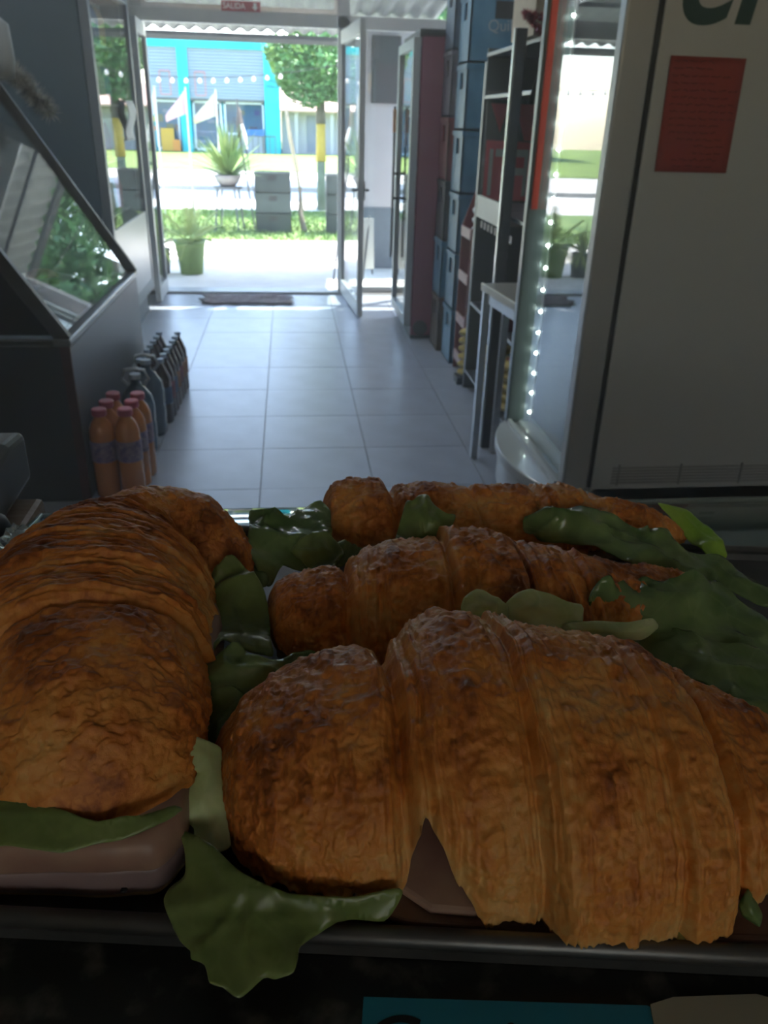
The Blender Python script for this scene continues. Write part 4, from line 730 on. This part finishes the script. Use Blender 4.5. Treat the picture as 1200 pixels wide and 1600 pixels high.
# wooden table at the left
wt = thing('wooden_table', 'light brown wooden table top to the left of the glass counter', 'table', (-.5, .5, 0))
MB().box(-.9, -.203, .02, .616, T - .035, T - .012).build('tabletop', mat('wood_brown', (.34, .25, .20), .5, noise=.3, scale=14, stretch=(1, 12, 12), col2=(.26, .18, .14), bump=.1), wt, .005)
for x in (-.87, -.24):
    for y in (.05, .58): MB().box(x - .02, x + .02, y - .02, y + .02, 0, T - .035).build('leg', M['dsteel'], wt)
# crumpled foil strip along the left glass edge
fo = thing('foil_strip', 'crumpled silver foil edge along the left side of the counter', 'foil', (-.19, .45, T))
vs = []; nx, ny = 60, 8
for i in range(nx + 1):
    for j in range(ny + 1):
        y = .33 + .20 * i / nx; x = -.200 + .022 * j / ny + R.uniform(-.0012, .0012); vs.append((x, y, T + .0025 + R.uniform(0, .0035) + (.004 if j == 0 else 0)))
o = MB().add(vs, [(i * 9 + j, i * 9 + j + 9, i * 9 + j + 10, i * 9 + j + 1) for i in range(nx) for j in range(ny)]).build('foil', mat('foil', (.55, .60, .62), .22, .9), fo)
# grey electronic device with rounded foot at the left edge
dv = thing('card_terminal', 'dark grey plastic device with a rounded black foot on the wooden table', 'device', (-.235, .56, T - .012))
gd = mat('device_grey', (.085, .092, .10), .4, noise=.1)
MB().prism([(.540, T - .004), (.552, T + .034), (.60, T + .040), (.64, T + .036), (.64, T - .006), (.56, T - .010)], 0, -.32, -.2175).build('housing', gd, dv, .006, seg=3)
MB().prism([(.60, T + .039), (.605, T + .062), (.612, T + .062), (.609, T + .039)], 0, -.32, -.2335).build('display', mat('display_white', (.40, .40, .38), .5), dv, .001)
MB().lathe([(.012, -.012), (.016, -.009), (.014, -.002), (.010, .002)], -.226, .552, 16, z0=T).build('foot', M['black'], dv, smooth=True)
# tray (turned a little)
tr_ = thing('baking_tray', 'dark metal tray with a rolled rim holding the croissant sandwiches', 'tray', (.1, .35, T))
ang = math.radians(-8.3); ca, sa = math.cos(ang), math.sin(ang); ox, oy = -.1085, .2068
def TP(u, v, z): return (ox + u * ca - v * sa, oy + u * sa + v * ca, z)
tm = mat('tray_metal', (.17, .17, .175), .42, .8, noise=.3, scale=25)
U0, U1, V0, V1 = -.10, .52, 0.0, .305
MB().add([TP(U0 + .006, V0 + .008, T + .003), TP(U1, V0 + .008, T + .003), TP(U1, V1, T + .003), TP(U0 + .006, V1, T + .003), TP(U0 + .006, V0 + .008, T + .0005), TP(U1, V0 + .008, T + .0005), TP(U1, V1, T + .0005), TP(U0 + .006, V1, T + .0005)],
         [(0, 1, 2, 3), (7, 6, 5, 4), (0, 4, 5, 1), (1, 5, 6, 2), (2, 6, 7, 3), (3, 7, 4, 0)]).build('tray_base', tm, tr_)
for a_, b_ in (((U0, V0), (U1, V0)), ((U1, V0), (U1, V1)), ((U1, V1), (U0, V1)), ((U0, V1), (U0, V0))):
    MB().obox(TP(*a_, T + .006), TP(*b_, T + .006), .0025, .011).build('tray_wall', tm, tr_)
MB().tube([TP(U0, V0 - .001, T + .0115), TP(U1, V0 - .001, T + .0115)], .0038, 12).tube([TP(U0, V1, T + .0105), TP(U1, V1, T + .0105)], .003, 10).tube([TP(U0, V0, T + .0105), TP(U0, V1, T + .0105)], .003, 10).build('rolled_rim', tm, tr_, smooth=True)
# ------------------------------------------------------------------ value noise
def _h(i, j, k, s):
    n = (i * 374761393 + j * 668265263 + k * 2147483647 + s * 1274126177) & 0xffffffff
    n = ((n ^ (n >> 13)) * 1274126177) & 0xffffffff; n = (n ^ (n >> 16)) & 0xffffffff
    return n.astype(np.float64) / 4294967295.0
def vn(x, y, z, s=0):
    x, y, z = np.broadcast_arrays(x, y, z); xi = np.floor(x).astype(np.int64); yi = np.floor(y).astype(np.int64); zi = np.floor(z).astype(np.int64)
    fx, fy, fz = x - xi, y - yi, z - zi; fx = fx * fx * (3 - 2 * fx); fy = fy * fy * (3 - 2 * fy); fz = fz * fz * (3 - 2 * fz); r = 0
    for a in (0, 1):
        for b in (0, 1):
            for c in (0, 1):
                r = r + _h(xi + a, yi + b, zi + c, s) * (fx if a else 1 - fx) * (fy if b else 1 - fy) * (fz if c else 1 - fz)
    return r
def fbm(x, y, z, o=4, s=0):
    r = 0; a = .5; t = 0
    for k in range(o): r = r + a * vn(x * 2 ** k, y * 2 ** k, z * 2 ** k, s + k * 17); t += a; a *= .5
    return r / t
def crustmat():
    m = bpy.data.materials.new('croissant_crust'); m.use_nodes = True; n = m.node_tree; p = n.nodes['Principled BSDF']
    at = n.nodes.new('ShaderNodeAttribute'); at.attribute_name = 'bake'
    rp = n.nodes.new('ShaderNodeValToRGB'); e = rp.color_ramp.elements
    e[0].position = 0; e[0].color = (.64, .37, .13, 1); e[1].position = 1; e[1].color = (.24, .065, .012, 1)
    for ps, c in ((.25, (.66, .31, .085)), (.5, (.62, .235, .048)), (.75, (.48, .150, .028))): q = e.new(ps); q.color = (*c, 1)
    tc = n.nodes.new('ShaderNodeTexCoord'); nz = n.nodes.new('ShaderNodeTexNoise'); nz.inputs['Scale'].default_value = 260; nz.inputs['Detail'].default_value = 6; nz.inputs['Roughness'].default_value = .65
    n.links.new(tc.outputs['Object'], nz.inputs[0])
    ad = n.nodes.new('ShaderNodeMath'); ad.operation = 'MULTIPLY_ADD'; ad.inputs[1].default_value = .42; n.links.new(nz.outputs[0], ad.inputs[0])
    sb = n.nodes.new('ShaderNodeMath'); sb.operation = 'SUBTRACT'; sb.inputs[1].default_value = .21; n.links.new(at.outputs['Fac'], sb.inputs[0]); n.links.new(sb.outputs[0], ad.inputs[2])
    n.links.new(ad.outputs[0], rp.inputs[0]); n.links.new(rp.outputs[0], p.inputs['Base Color'])
    bp = n.nodes.new('ShaderNodeBump'); bp.inputs['Strength'].default_value = .5; bp.inputs['Distance'].default_value = .0012
    n.links.new(nz.outputs[0], bp.inputs['Height']); n.links.new(bp.outputs[0], p.inputs['Normal'])
    p.inputs['Roughness'].default_value = .48; p.inputs['Specular IOR Level'].default_value = .4
    p.inputs['Subsurface Weight'].default_value = .08; p.inputs['Subsurface Radius'].default_value = (.004, .002, .001); p.inputs['Subsurface Scale'].default_value = .5
    return m
CR = crustmat()
def crust(name, st, parent, ns, nt_, seams, seed, stri=1.0, lump=1.0, bands=(), pale=0, byx=False):
    """st rows: x, y(front rim or centre), a, b, rim start, z base, section dir; seams: (position 0..1, width, depth, step)"""
    st = np.array(st, float); seg = np.linalg.norm(np.diff(st[:, :2], axis=0), axis=1); s = np.concatenate([[0], np.cumsum(seg)]); s /= s[-1]
    S = np.linspace(0, 1, ns); S = .5 * S + .5 * (.5 - .5 * np.cos(PI * S))
    c = [np.interp(S, s, st[:, k]) for k in range(st.shape[1])]
    kk = np.hanning(9); kk /= kk.sum()
    def sm(a, n=1):
        for _ in range(n): a = np.convolve(np.pad(a, 4, 'edge'), kk, 'valid')
        return a
    cx, cy, a, b, rs, zb, da = [sm(q, 2) for q in c]
    a = np.maximum(a, .0006); b = np.maximum(b, .0006)
    tlen = seg.sum()
    if byx:
        fx = lambda v: float(np.interp(v, st[:, 0], s)); seams = [(fx(q[0]),) + tuple(q[1:]) for q in seams]; bands = [(fx(q[0]), fx(q[1]), q[2]) for q in bands]
    ph = np.linspace(0, 1, nt_)[None, :]; phi = rs[:, None] + ph * (PI * .985 - rs[:, None])
    Sg = S[:, None] * np.ones_like(phi); u = Sg * tlen
    cph, sph = np.cos(phi), np.sin(phi)
    dx, dy = np.cos(da)[:, None], np.sin(da)[:, None]
    px = cx[:, None] - a[:, None] * cph * dx; py = cy[:, None] - a[:, None] * cph * dy; pz = zb[:, None] + b[:, None] * np.maximum(sph, 0) ** .85
    na, nb = -cph / a[:, None], sph / b[:, None]; nl = np.hypot(na, nb); na, nb = na / nl, nb / nl
    # wandering of the seams across the section
    wob = .006 * (fbm(phi * 1.5, Sg * 3, 0 * phi + seed, 3, seed) - .5)
    uw = u + wob
    d = np.zeros_like(phi); sm_ = np.zeros_like(phi)
    for (p, w_, dep, stp) in seams:
        e = (uw - p * tlen) / w_; g = np.exp(-e * e); d -= dep * g
        d += stp * (1 / (1 + np.exp(-e * 3)) * np.exp(-np.maximum(e, 0) * .35)); sm_ = np.maximum(sm_, np.exp(-(e * .45) ** 2))
    # striations: thin laminated layers running around the section
    st1 = fbm(uw * 420, phi * 1.1, 0 * phi + seed * 1.7, 3, seed + 5); st2 = fbm(uw * 950, phi * 2.2, 0 * phi, 2, seed + 9)
    bm = 0 * uw
    for (p0, p1, amt) in bands: bm = np.maximum(bm, amt / (1 + np.exp(-(uw - p0 * tlen) * 900)) / (1 + np.exp((uw - p1 * tlen) * 900)))
    smask = np.clip(.06 + sm_ + bm, 0, 1) * stri
    d += smask * ((st1 - .5) * .0042 + (st2 - .5) * .0016)
    # lumps and flakes
    ax_, ay_, az_ = px * 1.0, py * 1.0, pz * 1.0
    l1 = fbm(ax_ * 55, ay_ * 55, az_ * 55, 3, seed + 21); l2 = fbm(ax_ * 210, ay_ * 210, az_ * 210, 3, seed + 31); l3 = 1 - np.abs(2 * vn(ax_ * 300 + 4 * l2, ay_ * 300, az_ * 300, seed + 41) - 1)
    d += lump * ((l1 - .5) * .0058 + (l2 - .5) * .0034 + (l3 - .5) * .0014 * (1 - .6 * smask))
    fl = np.clip((fbm(uw * 160, phi * 2.5, 0 * phi, 3, seed + 51) - .57) * 9, 0, 1); d += fl * .0011
    endf = np.clip(np.minimum(S, 1 - S) * 18, 0, 1)[:, None]; d *= .25 + .75 * endf
    d = np.clip(d, -a[:, None] * .35, a[:, None] * .35)
    jag = (fbm(u * 260, 0 * phi, 0 * phi + 3, 3, seed + 61) - .5)
    px = px + d * na * dx; py = py + d * na * dy; pz = pz + d * nb
    rim = np.exp(-ph * 45); pz = pz + rim * jag * .008
    bake = .50 + (l3 - .6) * .22 + (l1 - .5) * .8 + (fbm(ax_ * 26, ay_ * 26, az_ * 26, 3, seed + 71) - .5) * .85 + .12 * np.sin(phi) ** 2 - .26 * np.clip(sm_ * stri, 0, 1) * np.clip((st1 - .45) * 8, 0, 1) + (st1 - .5) * .8 * smask + fl * .18 - (l2 > .56) * .12 - rim * .35 - pale
    # underside rows
    rowsx = [px]; rowsy = [py]; rowsz = [pz]; bk = [bake]
    for f_, dz in ((.90, .003), (.6, .006), (.0, .007)):
        for side_ in (0,):
            cxx = cx[:, None]; cyy = cy[:, None]
    def under(edge, f_, dz):
        ex, ey = (px[:, edge], py[:, edge]); return (cx + (ex - cx) * f_)[:, None], (cy + (ey - cy) * f_)[:, None], (pz[:, edge] + dz)[:, None]
    post = [under(-1, .88, .002), under(-1, .4, .004)]; pre = [under(0, .45, .004), under(0, .90, .002)]
    X = np.hstack([q[0] for q in pre] + [px] + [q[0] for q in post]); Y = np.hstack([q[1] for q in pre] + [py] + [q[1] for q in post]); Z = np.hstack([q[2] for q in pre] + [pz] + [q[2] for q in post])
    BK = np.hstack([np.full((ns, 2), .05), bake, np.full((ns, 2), .05)])
    nt2 = X.shape[1]; rl = rootloc(parent); co = np.stack([X - rl.x, Y - rl.y, Z - rl.z], -1).reshape(-1, 3)
    i, j = np.meshgrid(np.arange(ns - 1), np.arange(nt2), indexing='ij'); j2 = (j + 1) % nt2
    F = np.stack([i * nt2 + j, (i + 1) * nt2 + j, (i + 1) * nt2 + j2, i * nt2 + j2], -1).reshape(-1, 4)
    me = bpy.data.meshes.new(name); me.vertices.add(len(co)); me.vertices.foreach_set('co', co.ravel())
    me.loops.add(F.size); me.loops.foreach_set('vertex_index', F.ravel().astype(np.int32)); me.polygons.add(len(F)); me.polygons.foreach_set('loop_start', np.arange(0, F.size, 4, dtype=np.int32))
    me.update(calc_edges=True); me.validate()
    at = me.attributes.new('bake', 'FLOAT', 'POINT'); at.data.foreach_set('value', BK.reshape(-1).astype(np.float32))
    me.polygons.foreach_set('use_smooth', [True] * len(me.polygons)); me.materials.append(CR)
    o = bpy.data.objects.new(name, me); COL.objects.link(o); o.parent = parent; return o
# ------------------------------------------------------------------ leaves
def leafmat(name, c1, c2, rough=.3):
    m = bpy.data.materials.new(name); m.use_nodes = True; n = m.node_tree; p = n.nodes['Principled BSDF']
    tc = n.nodes.new('ShaderNodeTexCoord'); nz = n.nodes.new('ShaderNodeTexNoise'); nz.inputs['Scale'].default_value = 28; nz.inputs['Detail'].default_value = 5; n.links.new(tc.outputs['Object'], nz.inputs[0])
    vo = n.nodes.new('ShaderNodeTexVoronoi'); vo.feature = 'DISTANCE_TO_EDGE'; vo.inputs['Scale'].default_value = 55; n.links.new(tc.outputs['Object'], vo.inputs[0])
    rp = n.nodes.new('ShaderNodeValToRGB'); rp.color_ramp.elements[0].position = .35; rp.color_ramp.elements[1].position = .7; rp.color_ramp.elements[0].color = (*c1, 1); rp.color_ramp.elements[1].color = (*c2, 1)
    n.links.new(nz.outputs[0], rp.inputs[0])
    rv = n.nodes.new('ShaderNodeValToRGB'); rv.color_ramp.elements[0].position = 0; rv.color_ramp.elements[1].position = .06; rv.color_ramp.elements[0].color = (.14, .14, .14, 1); rv.color_ramp.elements[1].color = (0, 0, 0, 1)
    n.links.new(vo.outputs['Distance'], rv.inputs[0]); mx = n.nodes.new('ShaderNodeMix'); mx.data_type = 'RGBA'; n.links.new(rv.outputs[0], mx.inputs[0]); n.links.new(rp.outputs[0], mx.inputs[6])
    mx.inputs[7].default_value = (min(1, c2[0] * 1.25), min(1, c2[1] * 1.2), c2[2] * 1.3, 1); n.links.new(mx.outputs[2], p.inputs['Base Color'])
    bp = n.nodes.new('ShaderNodeBump'); bp.inputs['Strength'].default_value = .1; bp.inputs['Distance'].default_value = .002; n.links.new(rv.outputs[0], bp.inputs['Height']); n.links.new(bp.outputs[0], p.inputs['Normal'])
    p.inputs['Roughness'].default_value = rough; p.inputs['Subsurface Weight'].default_value = .2; p.inputs['Subsurface Radius'].default_value = (.003, .006, .002); p.inputs['Subsurface Scale'].default_value = .4
    return m
LG = leafmat('lettuce_mid', (.12, .165, .045), (.20, .26, .085)); LD = leafmat('lettuce_dark', (.09, .15, .05), (.21, .29, .11), .18); LP = leafmat('lettuce_pale', (.40, .48, .22), (.54, .60, .33)); LB = leafmat('lettuce_bright', (.24, .42, .05), (.34, .52, .08))
def leaf_mesh(key, m, parent, seed, ruf=.004, bulge_=.006, freq=48):
    from mathutils.geometry import delaunay_2d_cdt
    out = np.array(LEAF[key]); n = len(out); nth = max(80, n * 6)
    t = np.linspace(0, n, nth, endpoint=False); i0 = np.floor(t).astype(int) % n; f = (t % 1)[:, None]
    P0, P1, P2, P3 = out[(i0 - 1) % n], out[i0], out[(i0 + 1) % n], out[(i0 + 2) % n]
    cr = .5 * ((2 * P1) + (-P0 + P2) * f + (2 * P0 - 5 * P1 + 4 * P2 - P3) * f ** 2 + (-P0 + 3 * P1 - 3 * P2 + P3) * f ** 3)
    C_ = .7 * cr + .3 * (P1 * (1 - f) + P2 * f); cen = C_.mean(0)
    _, _, Vt = np.linalg.svd(C_ - cen, full_matrices=False); e1, e2 = Vt[0], Vt[1]; nv = np.cross(e1, e2); nv = nv * (1 if nv[2] > 0 else -1)
    b2 = np.stack([(C_ - cen) @ e1, (C_ - cen) @ e2], 1); off = (C_ - cen) @ nv
    span = b2.max(0) - b2.min(0); h = max(.0011, math.sqrt(span[0] * span[1] / 1800)); RR = np.random.default_rng(seed)
    gx, gy = np.meshgrid(np.arange(b2[:, 0].min(), b2[:, 0].max(), h), np.arange(b2[:, 1].min(), b2[:, 1].max(), h)); g = np.stack([gx.ravel(), gy.ravel()], 1); g = g + RR.uniform(-.25, .25, g.shape) * h
    x, y = g[:, 0], g[:, 1]; ins = np.zeros(len(g), bool); q = np.roll(b2, -1, 0)
    for (x1, y1), (x2, y2) in zip(b2, q): ins ^= ((y1 > y) != (y2 > y)) & (x < (x2 - x1) * (y - y1) / (y2 - y1 + 1e-12) + x1)
    dist = np.sqrt(((g[:, None] - b2[None]) ** 2).sum(-1)); g = g[ins & (dist.min(1) > h * .6)]
    allp = np.vstack([b2, g]); res = delaunay_2d_cdt([Vector(p) for p in allp.tolist()], [(k, (k + 1) % nth) for k in range(nth)], [list(range(nth))], 1, 1e-7)
    v2 = np.array([tuple(v) for v in res[0]]); dd = np.sqrt(((v2[:, None] - b2[None]) ** 2).sum(-1)); w_ = 1 / (dd + .0004) ** 2.2; hh = (w_ * off[None]).sum(1) / w_.sum(1); dm = dd.min(1)
    co = cen + v2[:, :1] * e1 + v2[:, 1:] * e2 + hh[:, None] * nv
    X, Y, Z = co[:, 0], co[:, 1], co[:, 2]
    warp = fbm(X * 60, Y * 60, Z * 60, 2, seed + 1); nz = fbm(X * freq * .7, Y * freq * .7, Z * freq * .7, 3, seed) - .5; rid = 1 - np.abs(2 * vn(X * freq * .9 + 2 * warp, Y * freq * .9, Z * freq * .9 + seed, seed + 3) - 1)
    fine = fbm(X * 420, Y * 420, Z * 420, 2, seed + 5) - .5
    # veins: a midrib along the long axis and side ribs
    vein = np.exp(-((v2[:, 1] - .12 * span[1] * np.sin(v2[:, 0] * 40)) / .0011) ** 2) + .5 * np.exp(-(((v2[:, 0] * .8 + np.abs(v2[:, 1])) % .011 - .0055) / .0007) ** 2)
    k = bulge_ * .45 * (dm / dm.max()) + ruf * 2.6 * nz + ruf * 1.1 * (rid ** 2 - .4) + ruf * .25 * np.exp(-dm / .005) * np.sin(X * 260 + Y * 200) + fine * .0007 + .0006 * vein
    co = co + k[:, None] * nv; o = MB().add(co.tolist(), [tuple(fc) for fc in res[2]]).build('lettuce_leaf', m, parent, smooth=True)
    so = o.modifiers.new('thick', 'SOLIDIFY'); so.thickness = .0007; return o
def sheet(name, poly, thick, m, parent, bevel=.002):
    poly = [tuple(p) for p in poly]; n = len(poly); vs = poly + [(x, y, z - thick) for x, y, z in poly]
    return MB().add(vs, [tuple(range(n)), tuple(range(n, 2 * n))[::-1]] + [(i, i + n, (i + 1) % n + n, (i + 1) % n) for i in range(n)]).build(name, m, parent, bevel, smooth=False)
ham = mat('ham', (.28, .15, .125), .4, noise=.12, scale=40, col2=(.36, .23, .17)); hamp = mat('ham_mauve', (.24, .165, .17), .4, noise=.15, scale=50)  # second ham colour is a greyer mauve for the lower slice
chs = mat('cheese', (.50, .34, .17), .45, noise=.06, scale=20); crumb = mat('bread_crumb', (.52, .40, .24), .85, noise=.3, scale=120, bump=.5)
def rows(st, zb, k=1.0, base=0):
    # stations given as (x, front y, a, b, rim) -> centre form, section direction +Y
    return [(x, y + a, a, b * k, rs, zb, PI / 2) for x, y, a, b, rs in st]
def blob(name, st, z0, z1, m, parent, shrink=.94, n=40):
    """lower bread half / filling slab following the stations' footprint"""
    fr = [(x, y + a * (1 - shrink)) for x, y, a, b, rs in st]; bk = [(x, y + a * (1 + shrink * .92)) for x, y, a, b, rs in st][::-1]
    poly = fr + bk; N = len(poly); vs = []; L_ = ((z0, .93), (z0 + (z1 - z0) * .3, 1.0), (z0 + (z1 - z0) * .8, 1.0), (z1, .96))
    cx = sum(p[0] for p in poly) / N
    for z, s_ in L_:
        for x, y in poly:
            cyy = np.interp(x, [q[0] for q in st], [q[1] + q[2] for q in st]); vs.append((cx + (x - cx) * (1 - (1 - s_) * .3), cyy + (y - cyy) * s_, z))
    fs = [tuple(range(N))[::-1], tuple(range(3 * N, 4 * N))]
    for l in range(3): fs += [(l * N + i, l * N + (i + 1) % N, (l + 1) * N + (i + 1) % N, (l + 1) * N + i) for i in range(N)]
    return MB().add(vs, fs).build(name, m, parent, smooth=False)
# nearest sandwich on the right
B = thing('croissant_sandwich', 'largest golden croissant sandwich filling the right foreground of the tray', 'sandwich', (.09, .26, T), 'croissant sandwiches on the tray')
crust('top_crust', rows(ST_B, T + .014, 1.0), B, 760, 250, [(.038, .003, .008, .0015), (.047, .004, .002, .003), (.085, .0022, .0042, .0042), (.091, .003, .0, .0015), (.133, .0018, .0042, .0030), (.157, .0026, .007, .001)], 3, bands=[(.034, .056, .9), (.080, .094, .9), (.094, .118, .12), (.118, .136, .45), (.150, .162, .7)], byx=True)
blob('bottom_crust', ST_B[2:-2], T + .004, T + .012, crumb, B, .84)
sheet('ham_slice', [(.018, .200, T + .012), (.036, .1925, T + .0095), (.06, .189, T + .009), (.09, .1845, T + .009), (.125, .179, T + .0095), (.16, .174, T + .0095), (.20, .170, T + .010), (.22, .20, T + .013), (.2, .25, T + .014), (.05, .25, T + .014), (.02, .22, T + .014)], .003, ham, B, .001)
sheet('ham_slice', [(.030, .205, T + .018), (.045, .193, T + .015), (.062, .190, T + .015), (.075, .20, T + .018), (.08, .23, T + .024), (.04, .24, T + .026), (.03, .22, T + .022)], .004, ham, B, .0015)
for k, m, sd_, rf in (('front', LG, 11, .0022), ('pale_a', LP, 12, .003), ('dark_b', LD, 13, .005), ('corner_p', LP, 14, .003), ('tip_q', LD, 15, .003)): leaf_mesh(k, m, B, sd_, rf, .001 if k == 'front' else .006)
# middle sandwich
C2 = thing('croissant_sandwich', 'middle croissant sandwich between the nearest and the farthest one', 'sandwich', (.11, .38, T), 'croissant sandwiches on the tray')
crust('top_crust', rows(ST_C, T + .014), C2, 520, 170, [(.0265, .0025, .005, .002), (.034, .002, .002, .001), (.0825, .0022, .0055, .003), (.124, .002, .006, 0), (.157, .0025, .003, .001)], 8, lump=1.1, bands=[(.028, .052, .8), (.07, .083, .5), (.122, .16, .85)], byx=True)
blob('bottom_crust', ST_C[2:-2], T + .004, T + .013, crumb, C2, .86)
sheet('ham_slice', [(.01, .372, T + .014), (.06, .336, T + .013), (.13, .333, T + .013), (.2, .358, T + .014), (.2, .42, T + .014), (.02, .40, T + .014)], .003, ham, C2, .001)
for k, m, sd_, rf in (('glossy_j', LD, 21, .008), ('under_r', LD, 27, .005), ('pale_k', LP, 22, .003), ('pale_l', LP, 23, .003), ('stem_m', LP, 24, .002), ('curl_c', LG, 25, .006)): leaf_mesh(k, m, C2, sd_, rf, .008)
# farthest sandwich
D2 = thing('croissant_sandwich', 'farthest croissant sandwich at the back of the tray, browner left end', 'sandwich', (.14, .48, T), 'croissant sandwiches on the tray')
crust('top_crust', rows(ST_D, T + .014), D2, 420, 140, [(.066, .003, .007, 0), (.078, .002, .0, .001), (.121, .002, .003, .001), (.163, .002, .003, .001), (.203, .003, .003, .0)], 14, bands=[(.064, .085, .6), (.16, .21, .5)], byx=True)
blob('bottom_crust', ST_D[2:-2], T + .004, T + .013, crumb, D2, .86)
sheet('ham_slice', [(.03, .474, T + .014), (.10, .458, T + .013), (.2, .455, T + .013), (.25, .47, T + .014), (.24, .51, T + .014), (.04, .51, T + .014)], .003, ham, D2, .001)
for k, m, sd_, rf in (('dark_d', LD, 31, .007), ('light_e', LD, 32, .005), ('bud_f', LG, 33, .005), ('light_g', LG, 34, .004), ('over_h', LD, 35, .006), ('bright_i', LB, 36, .003)): leaf_mesh(k, m, D2, sd_, rf, .006)
# left sandwich, pointing away
A2 = thing('croissant_sandwich', 'long croissant sandwich on the left pointing away from the camera', 'sandwich', (-.09, .34, T), 'croissant sandwiches on the tray')
crust('top_crust', ST_A, A2, 620, 240, [(.300, .0028, .0045, .0045), (.335, .003, .001, .002), (.41, .003, .001, .002), (.50, .003, .001, .0025), (.60, .003, .001, .002), (.72, .003, .005, .001)], 23, lump=.9, stri=1.1, bands=[(.30, .72, .75)])
leaf_mesh('left_n', LG, A2, 41, .002, .001)
hp = [Vector(p) for p in HAM_A]
lowr = [(-.150, .230), (-.135, .2205), (-.115, .2196), (-.0923, .2172), (-.0755, .2142), (-.0636, .2134), (-.054, .2134), (-.0475, .2215), (-.0445, .235), (-.043, .30), (-.045, .38), (-.10, .43), (-.155, .38), (-.158, .28)]
def slab(name, z0, z1, infl, m):
    vs = []; N = len(lowr); cx, cy = -.1, .31
    for z, s_ in ((z0, .985), ((z0 + z1) / 2, 1.0 + infl), (z1, .99)):
        for x, y in lowr: vs.append((cx + (x - cx) * s_, cy + (y - cy) * s_, z + .0015 * math.sin(40 * x)))
    fs = [tuple(range(N))[::-1], tuple(range(2 * N, 3 * N))]
    for l in range(2): fs += [(l * N + i, l * N + (i + 1) % N, (l + 1) * N + (i + 1) % N, (l + 1) * N + i) for i in range(N)]
    o = MB().add(vs, fs).build(name, m, A2, .003, smooth=True, seg=3); return o
def folded(name, prof, m):
    vs = []; N = 0; D_ = []
    for k in range(len(lowr)):     # smooth the footprint
        p0, p1, p2, p3 = (np.array(lowr[(k + q) % len(lowr)]) for q in (-1, 0, 1, 2))
        for f in np.linspace(0, 1, 8, endpoint=False): D_.append(.5 * ((2 * p1) + (-p0 + p2) * f + (2 * p0 - 5 * p1 + 4 * p2 - p3) * f ** 2 + (-p0 + 3 * p1 - 3 * p2 + p3) * f ** 3))
    N = len(D_); cx, cy = -.1, .31
    for z, off in prof:
        for x, y in D_:
            q = 1 + off + .006 * math.sin(70 * x + 300 * z) ; vs.append((cx + (x - cx) * q, cy + (y - cy) * q, z + .0018 * math.sin(55 * x + 20 * y) + .10 * (x + .09) * (z - T) * 4))
    fs = [tuple(range(N))[::-1], tuple(range((len(prof) - 1) * N, len(prof) * N))]
    for l in range(len(prof) - 1): fs += [(l * N + i, l * N + (i + 1) % N, (l + 1) * N + (i + 1) % N, (l + 1) * N + i) for i in range(N)]
    return MB().add(vs, fs).build(name, m, A2, 0, smooth=True)
folded('bottom_bread', [(T + .004, -.03), (T + .006, -.012), (T + .010, -.02)], crumb)
folded('ham_slice', [(T + .0055, -.03), (T + .008, -.006), (T + .013, .008), (T + .018, .008), (T + .0205, -.004)], hamp)
folded('ham_slice', [(T + .0185, -.004), (T + .021, .010), (T + .026, .012), (T + .031, .004), (T + .034, -.03)], ham)
ov = MB().lathe([(.001, 0), (.0014, .0006), (.001, .0012)], -.0665, .2128, 10, z0=T + .0115).build('peppercorn', M['black'], A2)
# ------------------------------------------------------------------ price cards lying at the counter's near edge
pc = thing('price_card', 'light blue handwritten price card lying in front of the tray', 'card', (.07, .15, T))
MB().add([(.019, .1714, T + .0015), (.115, .1596, T + .0015), (.128, .150, T + .0015), (.12, .09, T + .0015), (.008, .10, T + .0015), (.019, .1714, T + .0003), (.115, .1596, T + .0003), (.128, .150, T + .0003), (.12, .09, T + .0003), (.008, .10, T + .0003)],
         [(0, 1, 2, 3, 4), (9, 8, 7, 6, 5), (0, 5, 6, 1), (1, 6, 7, 2), (2, 7, 8, 3), (3, 8, 9, 4), (4, 9, 5, 0)]).build('card', mat('card_blue', (.02, .22, .33), .6, noise=.05, scale=10), pc)
wr = mat('marker_black', (.008, .012, .016), .6)
text('lettering', 'Croissant', .027, (.0125, .1475, T + .0016), (0, 0, math.radians(-7)), wr, pc, shear=.3, ext=.0001)
p2 = thing('paper_slip', 'cream paper slip right of the blue price card', 'card', (.15, .15, T))
MB().add([(.116, .1595, T + .0015), (.125, .1612, T + .0015), (.1543, .1596, T + .0015), (.165, .155, T + .0015), (.16, .09, T + .0015), (.10, .09, T + .0015), (.116, .1595, T + .0022), (.125, .1612, T + .0022), (.1543, .1596, T + .0022), (.165, .155, T + .0022), (.16, .09, T + .0022), (.10, .09, T + .0022)],
         [(0, 1, 2, 3, 4, 5)[::-1], (6, 7, 8, 9, 10, 11)] + [(i, (i + 1) % 6, (i + 1) % 6 + 6, i + 6) for i in range(6)]).build('paper', mat('cream_paper', (.34, .33, .26), .8, noise=.06), p2)
